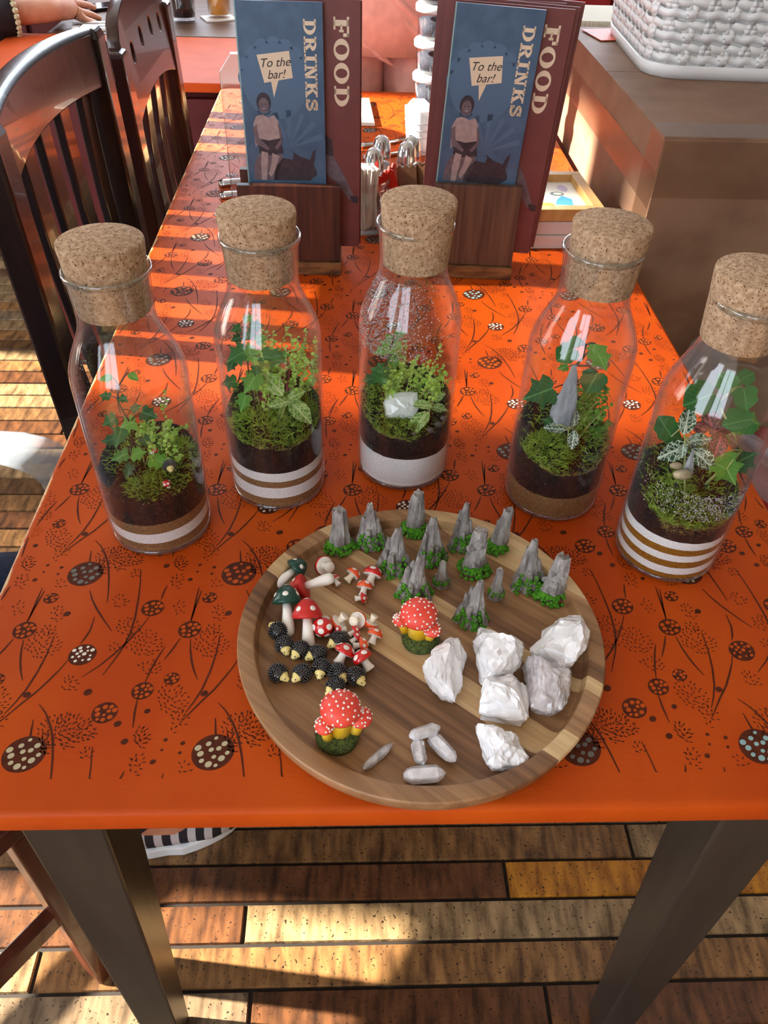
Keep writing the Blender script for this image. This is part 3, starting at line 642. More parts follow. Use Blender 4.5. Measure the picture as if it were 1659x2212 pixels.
def plant(name, b, label, cat, leaves, foot, S, off, mstem, group, stem_r=0.0006, extra=None):
    p0 = Vector((BOT[b][0] + foot[0], BOT[b][1] + foot[1], ZT + soil_top(b, foot[0], foot[1]) - 0.003))
    t = thing(name, label, cat, p0, 0, group)
    mb = MB(); bases = []
    for lf in leaves:
        (cx, cy), sz, ang, kind, dy = lf
        bs = put_leaf(t, b, off[0] + cx / S, off[1] + cy / S, ang, sz / S * (1.08 if kind == 'ivyr' else 1.25), kind, dy, (random.uniform(-.5, .5), random.uniform(-.3, .5)))
        bases.append(bs)
    hub = None
    if extra is not None:
        pts = [clamp_in(b, at_y(off[0] + cx / S, off[1] + cy / S, BOT[b][1] + dy)) - p0 for (cx, cy), dy in extra] ; hub = pts
        mb.tube([Vector((0, 0, 0))] + pts[::-1] if (pts[0].z > pts[-1].z) else [Vector((0, 0, 0))] + pts, [stem_r * 1.6] + [stem_r * 1.3] * (len(pts) - 1) + [stem_r * 0.8], 6)
    for bs in bases:
        q = bs - p0
        if hub: n = min(hub, key=lambda h: (h - q).length + (0.01 if h.z > q.z + 0.004 else 0))
        else: n = Vector((0, 0, 0.004))
        mid = (n + q) / 2 + Vector((0, 0, 0.15 * (q - n).length))
        mb.tube([n, mid, q], [stem_r, stem_r * 0.8, stem_r * 0.6], 5)
    mb.build('stem', mstem, t, smooth=True)
    return t
G = 'plants growing inside the bottles'
S1, O1 = 2.873, (100, 450); S2, O2 = 3.072, (440, 400); S3, O3 = 3.16, (740, 380); S4, O4 = 3.073, (1060, 430); S5, O5 = 2.911, (1310, 530)
plant('ivy', 0, 'small leaved ivy sprig in the bottle nearest the dark chair', 'plant',
      [((370, 1055), 72, 190, 'ivys', 0), ((540, 1045), 62, 320, 'ivys', 0), ((480, 1185), 50, 330, 'ivyd', 0), ((635, 1280), 92, 340, 'ivyd', -.006), ((510, 1340), 90, 200, 'ivy', -.008), ((450, 1420), 105, 250, 'ivyd', -.012), ((395, 1320), 85, 210, 'ivyd', .004), ((385, 1440), 70, 190, 'ivyd', .002),
       ((460, 1540), 95, 200, 'ivy', -.014), ((570, 1520), 85, 10, 'ivy', -.016), ((510, 1630), 80, 250, 'ivyd', -.02), ((700, 1570), 105, 340, 'ivy', -.018), ((560, 1240), 66, 30, 'ivyd', 0), ((365, 1165), 62, 170, 'ivyd', .004), ((620, 1450), 70, 300, 'ivyd', -.012)],
      (-.004, -.006), S1, O1, M['wood_stem'], G, extra=[((450, 1100), 0), ((440, 1180), 0), ((470, 1250), -.002), ((520, 1330), -.006), ((540, 1450), -.01)])
plant('ivy', 1, 'leafy ivy climbing beside green nerve leaves in the crowded bottle', 'plant',
      [((215, 955), 62, 200, 'ivyd', 0), ((300, 885), 66, 20, 'ivy', 0), ((350, 935), 85, 5, 'ivyd', 0), ((300, 995), 72, 220, 'ivyd', -.004), ((380, 1020), 66, 20, 'ivy', -.004), ((225, 1130), 125, 210, 'ivyd', -.008), ((300, 1085), 70, 100, 'ivy', -.006), ((330, 1145), 85, 280, 'ivy', -.01),
       ((455, 1150), 145, 350, 'ivyd', -.012), ((535, 1130), 70, 10, 'ivy', -.006), ((315, 1310), 130, 235, 'ivy', -.018), ((170, 1310), 90, 190, 'ivyd', -.008), ((265, 1440), 100, 250, 'ivy', -.022), ((180, 1200), 70, 240, 'ivyd', -.01), ((350, 1235), 70, 270, 'ivyd', -.012), ((215, 1020), 60, 200, 'ivyd', -.002)],
      (-.014, -.008), S2, O2, M['wood_stem'], G, extra=[((270, 870), 0), ((268, 950), 0), ((265, 1030), -.004), ((290, 1150), -.008), ((300, 1280), -.012)])
plant('nerve_plant', 1, 'green nerve plant with pale veined leaves in the crowded bottle', 'plant',
      [((465, 1325), 165, 130, 'fg', -.016), ((640, 1500), 170, 315, 'fg', -.022), ((605, 1400), 115, 30, 'fg', -.016), ((510, 1450), 115, 190, 'fg', -.022)], (.004, -.022), S2, O2, M['tiny_stem'], G, extra=[((555, 1430), -.02)])
plant('nerve_plant', 1, 'dark nerve plant with red veins behind the green one in the crowded bottle', 'plant',
      [((560, 1300), 125, 80, 'fr', .004), ((400, 1400), 95, 120, 'fr', -.006), ((470, 1250), 70, 100, 'fr', .006)], (.004, -.002), S2, O2, M['wood_stem'], G, extra=[((500, 1390), -.004)])
plant('ivy', 2, 'ivy sprig behind the pale crystal in the misted bottle', 'plant',
      [((395, 1080), 70, 20, 'ivy', .004), ((320, 1165), 120, 230, 'ivy', 0), ((262, 1195), 80, 200, 'ivy', 0), ((345, 1262), 95, 280, 'ivys', -.002), ((380, 1150), 56, 330, 'ivy', 0), ((280, 1310), 85, 60, 'ivyd', -.006), ((180, 1390), 85, 190, 'ivyd', -.006), ((270, 1385), 100, 280, 'ivyd', -.01), ((235, 1330), 76, 160, 'ivyd', -.006)],
      (-.018, -.006), S3, O3, M['wood_stem'], G, extra=[((350, 1090), .002), ((330, 1160), 0), ((300, 1270), -.004), ((250, 1390), -.006)])
plant('nerve_plant', 2, 'green nerve plant leaning against the pale crystal in the misted bottle', 'plant',
      [((625, 1450), 120, 100, 'fg', -.008), ((550, 1565), 110, 170, 'fg', -.02), ((652, 1585), 105, 350, 'fg', -.018), ((525, 1680), 170, 225, 'fg', -.03), ((650, 1510), 90, 30, 'fg', -.014)], (.016, -.016), S3, O3, M['tiny_stem'], G, extra=[((600, 1580), -.02)])
plant('ivy', 3, 'ivy with broad glossy leaves arching over the slate spike', 'plant',
      [((560, 945), 80, 100, 'ivyr', .006), ((500, 1030), 145, 215, 'ivyr', .002), ((680, 1000), 80, 250, 'ivy', .004), ((728, 1060), 140, 300, 'ivy', 0), ((675, 1215), 160, 240, 'ivyr', -.006), ((310, 1290), 180, 200, 'ivyd', -.01), ((725, 1238), 95, 330, 'ivyd', .002), ((480, 1120), 60, 190, 'ivy', .008)],
      (.0, .004), S4, O4, M['wood_stem'], G, stem_r=.0009, extra=[((600, 935), .004), ((632, 970), .004), ((615, 1050), .004), ((565, 1105), .004), ((540, 1250), .004)])
plant('nerve_plant', 3, 'tiny white veined nerve plant at the foot of the slate spike', 'plant',
      [((558, 1455), 95, 80, 'fw', -.02), ((430, 1525), 115, 170, 'fw', -.026), ((548, 1592), 105, 260, 'fw', -.028), ((380, 1480), 70, 150, 'ivyd', -.02)], (.002, -.024), S4, O4, M['tiny_stem'], G, extra=[((515, 1520), -.026)])
plant('ivy', 4, 'dark round leaved ivy in the bottle with ochre striped sand', 'plant',
      [((590, 965), 215, 200, 'ivyr', .0), ((750, 855), 130, 130, 'ivyr', .004), ((820, 850), 66, 80, 'ivyr', .006), ((885, 825), 100, 30, 'ivyr', .006), ((872, 960), 150, 280, 'ivyr', .006), ((830, 1110), 190, 190, 'ivyr', -.004), ((905, 1100), 110, 340, 'ivy', .004), ((700, 1215), 115, 200, 'ivy', .0),
       ((370, 1140), 150, 120, 'ivyr', .0), ((420, 1205), 115, 350, 'ivyr', .004), ((685, 1370), 140, 150, 'ivy', -.022), ((760, 1410), 170, 300, 'ivy', -.024), ((885, 1350), 150, 30, 'ivyd', -.012), ((990, 1130), 66, 20, 'ivy', .004)],
      (.012, -.004), S5, O5, M['tiny_stem'], G, stem_r=.0008, extra=[((830, 860), .004), ((770, 930), .002), ((700, 990), .0), ((800, 1190), .0), ((850, 1290), -.008)])
plant('nerve_plant', 4, 'white veined nerve plant in the bottle with ochre striped sand', 'plant',
      [((505, 1110), 150, 75, 'fw', -.006), ((578, 1225), 130, 10, 'fw', -.014), ((605, 1340), 165, 320, 'fw', -.022), ((385, 1310), 170, 205, 'fw', -.02), ((480, 1290), 70, 260, 'fw', -.022)], (-.006, -.016), S5, O5, M['tiny_stem'], G, extra=[((495, 1215), -.016)])
plant('nerve_plant', 4, 'pink veined nerve plant in the bottle with ochre striped sand', 'plant',
      [((650, 1095), 130, 100, 'fr', .002), ((705, 1250), 130, 250, 'fr', -.012), ((690, 1170), 85, 20, 'fr', -.006), ((590, 1150), 90, 160, 'fr', 0), ((740, 1160), 70, 340, 'fr', -.002)], (.006, -.008), S5, O5, M['wood_stem'], G, extra=[((680, 1175), -.006)])

def creeper(b, label, x0, x1, ztop, n, dark=False, seed=1, lean=0.0, lpp=15):
    rnd = random.Random(seed); bx, by = BOT[b]
    t = thing('creeping_plant', label, 'plant', (bx, by, ZT + SOIL[b][1] - 0.006), 0, G)
    st, lv = MB(), MB(); z00 = ZT + SOIL[b][1] - 0.006
    for k in range(n):
        ex, ey = rnd.uniform(x0, x1), rnd.uniform(-0.022, 0.032)
        r = math.hypot(ex, ey)
        if r > .040: ex *= .040 / r; ey *= .040 / r
        sx, sy = ex * 0.6 + rnd.uniform(-.008, .008), ey * 0.7 + 0.002
        zt = rnd.uniform(0.35, 1.0) * ztop; p0 = Vector((sx, sy, soil_top(b, sx, sy) - SOIL[b][1] + 0.005)); p2 = Vector((ex + lean * zt, ey, zt))
        r = math.hypot(p2.x, p2.y)
        if r > .0405: p2.x *= .0405 / r; p2.y *= .0405 / r
        p1 = (p0 + p2) / 2 + Vector((rnd.uniform(-.008, .008), rnd.uniform(-.006, .006), 0.006))
        pts = [p0 * (1 - u) ** 2 + p1 * 2 * u * (1 - u) + p2 * u * u for u in [i / 7 for i in range(8)]]
        st.tube(pts, [0.0005 - 0.00003 * i for i in range(8)], 4)
        for i in range(lpp):
            u = 0.25 + 0.75 * i / (lpp - 1) + rnd.uniform(-.02, .02); u = min(u, 1)
            p = p0 * (1 - u) ** 2 + p1 * 2 * u * (1 - u) + p2 * u * u
            s = rnd.uniform(0.0011, 0.0021) * (1.25 if dark else 1.0); a = rnd.uniform(0, 2 * PI)
            d = Vector((math.cos(a), math.sin(a), rnd.uniform(0, .7))).normalized(); c = p + d * s * 1.2
            nrm = Vector((rnd.uniform(-.7, .7), rnd.uniform(-.9, .2), 1)).normalized(); e1 = (d - nrm * d.dot(nrm)).normalized(); e2 = nrm.cross(e1)
            r_ = math.hypot(c.x, c.y)
            if r_ > .042: c.x *= .042 / r_; c.y *= .042 / r_
            lv.add([c + e1 * (s * math.cos(q * PI / 3)) + e2 * (s * 0.85 * math.sin(q * PI / 3)) for q in range(6)], [(0, 1, 2, 3, 4, 5)])
    st.build('stem', M['tiny_stem'], t, smooth=True)
    stuff(lv.build('foliage', M['tiny_leaf_dark' if dark else 'tiny_leaf'], t))
creeper(0, 'sparse creeping sprigs with tiny round leaves in the bottle nearest the dark chair', -.016, .034, .058, 24, seed=2, lean=.15, lpp=12)
creeper(1, 'tall tangle of thin creeping sprigs filling the crowded bottle', -.022, .036, .080, 60, seed=3, lean=.12, lpp=17)
creeper(2, 'low creeping sprigs around the pale crystal in the misted bottle', -.030, .036, .056, 52, seed=4, lean=.10, lpp=14)
creeper(3, 'dark creeping sprigs beside the slate spike', .004, .036, .046, 34, True, seed=5, lean=.1, lpp=12)

def moss(b, name, spots, mname, n, ln, seed):
    rnd = random.Random(seed); mb = MB()
    for k in range(n):
        cx, cy, rx, ry, h = rnd.choice(spots); a = rnd.uniform(0, 2 * PI); q = math.sqrt(rnd.random())
        x, y = cx + rx * q * math.cos(a), cy + ry * q * math.sin(a); r = math.hypot(x, y)
        if r > .0425: x *= .0425 / r; y *= .0425 / r
        z = soil_top(b, x, y) + h * (1 - q * q) - 0.002
        d = Vector((rnd.uniform(-1, 1) + math.cos(a) * .4, rnd.uniform(-1, .6) + math.sin(a) * .4, rnd.uniform(-.15, 1.1))).normalized(); l = rnd.uniform(.5, 1) * ln
        s = d.cross(Vector((rnd.uniform(-1, 1), rnd.uniform(-1, 1), .3))).normalized() * rnd.uniform(.0003, .0006)
        p = Vector((x, y, z)); m_ = p + d * l * .55 + Vector((0, 0, l * .1)); e = p + d * l
        for v in (m_, e):
            r = math.hypot(v.x, v.y)
            if r > .0432: v.x *= .0432 / r; v.y *= .0432 / r
        mb.add([p - s, p + s, m_ + s * .8, m_ - s * .8, e], [(0, 1, 2, 3), (3, 2, 4)])
    stuff(mb.build(name, M[mname], BOTTLES[b]))
ALL = (0, 0, .043, .043, .003)
moss(0, 'moss', [(.022, -.004, .020, .028, .016), (.022, -.004, .020, .028, .016), (.0, -.028, .014, .012, .005), (-.01, .01, .03, .03, .004)], 'moss_bottle', 1700, .010, 1)
moss(0, 'dry_moss', [(.018, -.022, .016, .014, .004), ALL], 'moss_brown', 420, .006, 2)
moss(1, 'moss', [(-.012, -.022, .030, .020, .012), (.02, -.014, .022, .026, .014), ALL], 'moss_bottle', 2600, .010, 3)
moss(1, 'dry_moss', [(.005, -.034, .030, .009, .0)], 'moss_brown', 420, .007, 4)
moss(2, 'moss', [(-.028, -.010, .016, .026, .010), (-.008, -.033, .024, .010, .002), ALL, ALL], 'moss_bottle', 1900, .008, 5)
moss(2, 'dry_moss', [(-.012, -.034, .024, .009, .0)], 'moss_brown', 420, .006, 6)
moss(3, 'moss', [(-.018, -.022, .024, .020, .014), (-.018, -.022, .024, .020, .014), (.022, .0, .020, .032, .008), ALL], 'moss_bottle', 2600, .009, 7)
moss(3, 'dry_moss', [(.004, -.036, .028, .008, -.002)], 'moss_brown', 520, .007, 8)
moss(4, 'moss', [(-.016, -.020, .026, .024, .010), (.0, -.033, .034, .010, .0), ALL], 'moss_bottle', 2800, .008, 9)
moss(4, 'dry_moss', [(-.004, -.037, .032, .006, -.010), (.0, -.034, .03, .010, -.006), (-.006, -.038, .03, .005, -.014)], 'moss_brown', 1500, .007, 10)

def condensation(b, n, a0, a1, z0, z1, seed, rmax=.0007):
    rnd = random.Random(seed); mb = MB()
    for k in range(n):
        a = rnd.gauss((a0 + a1) / 2, (a1 - a0) / 3.2); z = rnd.uniform(z0, z1)
        pr = [(r, q) for r, q in PROF]
        for (r1, q1), (r2, q2) in zip(pr, pr[1:]):
            if q1 <= z <= q2: R = r1 + (r2 - r1) * (z - q1) / (q2 - q1); break
        R -= 0.0005; mb.ico((R * math.cos(a), R * math.sin(a), z), rnd.uniform(.00018, rmax), 1)
    o = stuff(mb.build('condensation', M['drop'], BOTTLES[b], smooth=True)); o['label'] = 'mist of fine water droplets on the glass'
condensation(2, 2600, math.radians(190), math.radians(280), .145, .208, 1, .0008)
condensation(4, 700, math.radians(215), math.radians(310), .075, .102, 2, .0009)
condensation(0, 160, math.radians(190), math.radians(260), .150, .200, 3, .0005)

# things standing in the terrariums
def chunk(mb, outline, z0, h, rnd, up=None, rough=.10):
    """faceted stone from a ground outline: skirt, belly, shoulder and crown rings"""
    n = len(outline); cx = sum(p[0] for p in outline) / n; cy = sum(p[1] for p in outline) / n
    sizes = ((.84, 0), (1.0, .30), (.93, .62), (.62, .92), (.25, 1.0))
    rings = []
    for s, t in sizes:
        rings.append([(cx + (x - cx) * s * (1 + rnd.uniform(-rough, rough) * .5), cy + (y - cy) * s * (1 + rnd.uniform(-rough, rough) * .5), z0 + h * t * (1 + rnd.uniform(-rough, rough) * (1.6 if t > .5 else .6))) for x, y in outline])
    mb.loft(rings)
    return mb
rnd = random.Random(21)
def blob_poly(rx, ry, n, rnd): return [(rx * math.cos(2 * PI * k / n) * rnd.uniform(.8, 1.12), ry * math.sin(2 * PI * k / n) * rnd.uniform(.8, 1.12)) for k in range(n)]
p = at_y(740 + 405 / S3, 380 + 1560 / S3, BOT[2][1] - .016)
mb = MB(); chunk(mb, [(-.0115, -.009), (.009, -.0105), (.0125, -.002), (.0115, .0085), (.004, .0095), (-.0085, .009), (-.013, .002)], -.0045, .009, rnd, rough=.06)
o = mb.build('crystal', M['selenite'], None); o.scale = (1.35, 1.35, 1.1); o.location = p; o.rotation_euler = (math.radians(62), 0, math.radians(4)); tag(o, 'flat pale green-white crystal slab inside the misted bottle', 'crystal')
o.location.z -= 0.001
for k, (cx, cy, r_, dy) in enumerate(((600, 1735, .0034, -.034), (655, 1695, .0036, -.028), (690, 1655, .0030, -.022), (490, 1760, .0022, -.038))):
    p = at_y(740 + cx / S3, 380 + cy / S3, BOT[2][1] + dy); mb = MB(); mb.ico((0, 0, 0), r_, 2, (1.1, .9, .8)); mb.v = [tuple(Vector(v) * (1 + .2 * noise.noise(Vector(v) * 400))) for v in mb.v]
    o = mb.build('pebble', M['pebble_grey'], None, True); o.location = clamp_in(2, p); tag(o, ['rounded grey pebble just under the big nerve leaf in the misted bottle', 'largest dark pebble against the glass of the misted bottle', 'uppermost grey pebble in the misted bottle', 'smallest pebble on the soil of the misted bottle'][k], 'pebble', 'pebbles in the misted bottle')
# slate spike
def spike(name, label, b, top, foot, wid, dy, m, cat):
    a = at_y(*top, BOT[b][1] + dy); f = at_y(*foot, BOT[b][1] + dy - .006); t = f - Vector((0, 0, .006)); ax = a - t
    mb = MB(); rings = []; n = 14; L = ax.length; q = ax.to_track_quat('Z', 'Y')
    for k in range(17):
        u = k / 16; ring = []
        for i in range(n):
            an = 2 * PI * i / n; r_ = wid * (1 - .84 * u) * (1 + .5 * noise.noise((i * 1.9, u * 1.2, 3.3)) + .22 * noise.noise((i * 2.7, u * 9, 1.3)))
            ring.append(q @ Vector((r_ * math.cos(an), r_ * .5 * math.sin(an), u * L + (.004 * noise.noise((i * .9, 7, 1)) if k == 16 else .0015 * noise.noise((i * 1.3, u * 4, 1))))))
        rings.append(ring)
    o = mb.loft(rings).build(name, m, None); o.location = t; return tag(o, label, cat)
spike('slate_spike', 'tall grey slate spike standing in the bottle', 3, (1060 + 553 / S4, 430 + 1108 / S4), (1060 + 470 / S4, 430 + 1470 / S4), .0125, -.012, M['slate'], 'stone')
spike('stone_shard', 'blue-grey stone shard behind the cream pebble in the striped bottle', 4, (1310 + 540 / S5, 530 + 1290 / S5), (1310 + 525 / S5, 530 + 1400 / S5), .0045, -.020, M['slate'], 'stone')
for k, (cx, cy, r_, dy) in enumerate(((478, 1440, .0058, -.032), (440, 1385, .0040, -.026))):
    p = at_y(1310 + cx / S5, 530 + cy / S5, BOT[4][1] + dy); mb = MB(); mb.ico((0, 0, 0), r_, 2, (1.3, .8, .7)); mb.v = [tuple(Vector(v) * (1 + .15 * noise.noise(Vector(v) * 300))) for v in mb.v]
    o = mb.build('pebble', M['pebble'], None, True); o.location = clamp_in(4, p); tag(o, ['larger cream pebble resting on moss in the striped bottle', 'smaller cream pebble behind the larger one in the striped bottle'][k], 'pebble', 'pebbles in the striped bottle')
# ------------------------------------------------------------------ the round wooden tray, glued up from staves
TX, TY, TR = -0.0002, 0.1352, 0.1419
ZF = ZT + 0.0105                      # floor of the tray
def tray():
    t = thing('serving_tray', 'round acacia wood tray of striped staves covered in small figurines and crystals', 'tray', (TX, TY, ZT + 0.0002))
    bm = bmesh.new()
    prof = [(0.0, 0.0), (0.128, 0.0), (0.1335, 0.001), (0.1395, 0.008), (0.1415, 0.0165), (0.1419, 0.0205), (0.1410, 0.0218), (0.1305, 0.0218), (0.1290, 0.0208), (0.1262, 0.0130), (0.1225, 0.0108), (0.118, 0.0103), (0.0, 0.0103)]
    n = 120; rings = []
    for r, z in prof:
        rings.append([bm.verts.new((0, 0, z))] if r == 0 else [bm.verts.new((r * math.cos(2 * PI * k / n), r * math.sin(2 * PI * k / n), z)) for k in range(n)])
    for a, b in zip(rings, rings[1:]):
        for i in range(n):
            j = (i + 1) % n
            if len(a) == 1: bm.faces.new((a[0], b[j], b[i]))
            elif len(b) == 1: bm.faces.new((a[i], a[j], b[0]))
            else: bm.faces.new((a[i], a[j], b[j], b[i]))
    ang = math.radians(-40); ax = Vector((math.cos(ang), math.sin(ang), 0)); nv = Vector((-ax.y, ax.x, 0))
    cuts = [-0.094, -0.071, -0.030, -0.006, 0.011, 0.034, 0.046, 0.060, 0.084, 0.112]
    kinds = [0, 3, 1, 0, 2, 0, 1, 3, 2, 0, 1]
    kinds = [3, 0, 1, 2, 0, 3, 2, 1, 0, 3, 2][::1]
    bounds = [-1] + cuts + [1]
    for k in range(len(bounds) - 1):
        b2 = bm.copy()
        for lim, sg in ((bounds[k], 1), (bounds[k + 1], -1)):
            if abs(lim) == 1: continue
            bmesh.ops.bisect_plane(b2, geom=b2.verts[:] + b2.edges[:] + b2.faces[:], plane_co=nv * lim, plane_no=nv * sg, clear_inner=True)
            es = [e for e in b2.edges if e.is_boundary]
            if es: bmesh.ops.holes_fill(b2, edges=es, sides=0)
        rot = Matrix.Rotation(-ang, 4, 'Z'); bmesh.ops.transform(b2, matrix=rot, verts=b2.verts)
        me = bpy.data.meshes.new('stave'); b2.to_mesh(me); b2.free(); me.materials.append(M['tray'][kinds[k]])
        o = obj('stave', me, t); o.rotation_euler = (0, 0, ang)
        me.polygons.foreach_set('use_smooth', [True] * len(me.polygons)); me.set_sharp_from_angle(angle=math.radians(35))
    bm.free()
tray()

# ------------------------------------------------------------------ rock and moss figurines
def spire(mb, c, h, r, seed, n=9, top=.28, lean=(0, 0), flat=1.0, lv=8):
    rings = []
    for k in range(lv):
        u = k / (lv - 1); ring = []
        for i in range(n):
            a = 2 * PI * i / n + seed
            rr_ = r * (1 - (1 - top) * u ** .85) * (1 + .30 * noise.noise((math.cos(a) * 2.2, math.sin(a) * 2.2, u * 1.1 + seed * 3)) + .34 * noise.noise((math.cos(a) * 5, math.sin(a) * 5, u * 2.6 + seed)))
            zz = h * u
            if k == lv - 1: zz = h * (1 + .10 * noise.noise((math.cos(a) * 2, math.sin(a) * 2, seed)))
            ring.append((c[0] + rr_ * math.cos(a) + lean[0] * u * h, c[1] + flat * rr_ * math.sin(a) + lean[1] * u * h, c[2] + zz))
        rings.append(ring)
    mb.loft(rings)
def tufts(mb, rnd, n, fn, r0=.0014, r1=.0024):
    for k in range(n):
        x, y, z = fn(rnd); mb.ico((x, y, z), rnd.uniform(r0, r1), 1, (1, 1, rnd.uniform(.7, 1)))
ROCKS = [(734, 1185, 1100, 72, 'p', 'grey rock pillar figurine with a mossy foot, end of the row nearest the mushrooms'),
         (799, 1172, 1092, 69, 'k', 'leaning grey crag figurine second along the back rim of the tray'),
         (893, 1148, 1063, 62, 'p', 'tallest rock pillar figurine at the very back of the tray with mossy foot'),
         (996, 1175, 1091, 66, 'k', 'rounded grey crag figurine at the back of the tray with dark boulder foot'),
         (1076, 1185, 1103, 60, 'p', 'square-topped rock pillar figurine at the back of the tray with mossy foot'),
         (929, 1206, 1120, 70, 'k', 'pointed grey crag figurine just in front of the tallest pillar'),
         (848, 1226, 1146, 80, 'k', 'broad brownish crag figurine with moss streaks in the second row'),
         (1022, 1233, 1147, 74, 'p', 'knobbly stacked rock pillar figurine with mossy foot in the middle of the tray'),
         (893, 1284, 1201, 78, 'k', 'spiky many-pointed crag figurine directly behind the nearer coral mushroom cluster'),
         (953, 1262, 1215, 44, 's', 'small squat rock figurine beside the spiky crag'),
         (1070, 1288, 1231, 42, 's', 'small upright rock figurine beside the knobbly pillar'),
         (1137, 1261, 1170, 78, 'k', 'tall jagged crag figurine near the tray rim beside the last pillar'),
         (1190, 1288, 1203, 80, 'p', 'rock pillar figurine with the widest bright moss foot, closest to the tray rim'),
         (1016, 1338, 1257, 72, 'k', 'stout crag figurine with mossy cracks nearest the white crystals')]
for k, (bx_, by_, ty_, w_, kind, lab) in enumerate(ROCKS):
    rnd = random.Random(100 + k); p = at_z(bx_, by_, ZF); d = (p - CAM).dot(CF); s = d / FPX
    tp = at_y(bx_, ty_, p.y); h = max(.018, tp.z - ZF); w = w_ * s
    t = thing('rock_figurine', lab, 'figurine', p, rnd.uniform(-.3, .3), 'mossy rock figurines on the tray')
    rk, ms = MB(), MB()
    if kind == 'p':
        spire(rk, (0, 0, 0), h, w * .34, k * 1.7, 14, .55, (rnd.uniform(-.08, .1), 0), .8, 10)
        if k in (7, 12):
            for q in range(16):
                a = rnd.uniform(0, 2 * PI); u = rnd.uniform(.05, .95); rk.ico((w * .26 * (1 - .35 * u) * math.cos(a), w * .22 * (1 - .35 * u) * math.sin(a), h * u), rnd.uniform(.0022, .0036), 1, (1.2, 1, .7))
        else:
            for q in range(4): a = rnd.uniform(0, 2 * PI); spire(rk, (w * .16 * math.cos(a), w * .12 * math.sin(a), 0), h * rnd.uniform(.45, .85), w * .17, k + q * 1.3, 7, .4, (0, 0), 1, 6)
        tufts(ms, rnd, 150, lambda r: (lambda a, q: (w * .5 * q * math.cos(a), w * .42 * q * math.sin(a), .001 + .007 * (1 - (q - .55) ** 2 * 4.5)))(r.uniform(0, 2 * PI), r.uniform(.45, 1.0)))
    elif kind == 'k':
        spire(rk, (w * .03, .001, 0), h, w * .36, k * 1.1, 13, .24, (rnd.uniform(-.05, .08), 0), .85, 10)
        for q, (dx, dy, hh, rr_) in enumerate(((-.26, -.05, .60, .20), (.26, -.04, .55, .21), (-.08, -.24, .46, .19), (.14, -.26, .34, .18), (-.38, -.12, .36, .16), (.40, -.12, .34, .15), (-.14, .06, .82, .18), (.17, .08, .72, .19))):
            spire(rk, (w * dx, w * dy * .9, 0), h * hh * rnd.uniform(.85, 1.15), w * rr_, k * 2 + q, 9, .34, (-dx * .25, .05), 1, 7)
        tufts(ms, rnd, 95, lambda r: (lambda a, q: (w * (.10 + q * .44) * math.cos(a), w * (.10 + q * .38) * math.sin(a), max(.0015, h * (.66 - .66 * q) * r.uniform(.8, 1.0))))(r.choice([-.5, -1.9, -2.6, .3, -1.2]) + r.uniform(-.25, .25), r.uniform(.45, 1.0)), .0010, .0019)
    else:
        spire(rk, (0, 0, 0), h, w * .38, k * 1.3, 10, .40, (0, 0), .9, 7)
        for q in range(5): a = -PI * (q + .5) / 5; spire(rk, (w * .28 * math.cos(a), w * .22 * math.sin(a), 0), h * rnd.uniform(.25, .5), w * .17, k + q, 7, .35, (0, 0), 1, 5)
        tufts(ms, rnd, 60, lambda r: (lambda a, q: (w * q * .42 * math.cos(a), w * q * .36 * math.sin(a), h * (.48 - .4 * q) + .001))(r.uniform(0, 2 * PI), r.uniform(.55, .95)), .0010, .0018)
    rk.build('rock', M['rock'], t); stuff(ms.build('moss', M['green_flock'], t, True))

# ------------------------------------------------------------------ little mushrooms
def lathe_mesh(name, prof, m, n=28): return MB().lathe(prof, n, cap=False).mesh(name, m, True)
# unit: cap radius 1, stem foot at z=0
SM = {'stem': {m_: lathe_mesh('mushroom_stem_' + m_, [(0, 0), (.52, 0), (.56, .06), (.42, .5), (.36, .9), (.40, 1.25), (0, 1.25)], M[m_]) for m_ in ('white_gloss', 'cream_gloss')}}
CAPP = [(0.36, 1.10), (.80, 1.06), (.97, 1.12), (1.0, 1.24), (.96, 1.45), (.82, 1.72), (.60, 1.93), (.32, 2.06), (0, 2.10)]
SM['red'] = lathe_mesh('mushroom_cap_red', CAPP, M['red_cap']); SM['orange'] = lathe_mesh('mushroom_cap_orange', CAPP, M['orange_cap'])
UND = [(0.36, 1.10), (.80, 1.055), (.93, 1.075)]
SM['gill'] = lathe_mesh('mushroom_gill', [(.3, 1.09), (.80, 1.04), (.955, 1.10)], M['white_gloss'])
TOADP = [(.0, 2.20), (.75, 2.20), (.98, 2.26), (1.0, 2.36), (.93, 2.60), (.74, 2.98), (.50, 3.28), (.26, 3.46), (0, 3.50)]
SM['tred'] = lathe_mesh('toadstool_cap_red', TOADP, M['red_cap_matt']); SM['tgreen'] = lathe_mesh('toadstool_cap_green', TOADP, M['green_cap'])
SM['tstem'] = lathe_mesh('toadstool_stem', [(0, 0), (.22, .02), (.40, .2), (.44, .5), (.40, 1.1), (.33, 1.7), (.30, 2.25), (0, 2.25)], M['white_gloss'])
mb = MB(); mb.lathe([(1, 0), (.8, .10), (.4, .17), (0, .18)], 14, cap=False); ME_SPOT = mb.mesh('cap_spot', M['white_gloss'], True)
def cap_pt(prof, t, a):
    n = len(prof); u = t * (n - 1); i = min(int(u), n - 2); f = u - i
    r = prof[i][0] + (prof[i + 1][0] - prof[i][0]) * f; z = prof[i][1] + (prof[i + 1][1] - prof[i][1]) * f
    dr, dz = prof[i + 1][0] - prof[i][0], prof[i + 1][1] - prof[i][1]
    nrm = Vector((dz * math.cos(a), dz * math.sin(a), -dr)).normalized()
    return Vector((r * math.cos(a), r * math.sin(a), z)), nrm
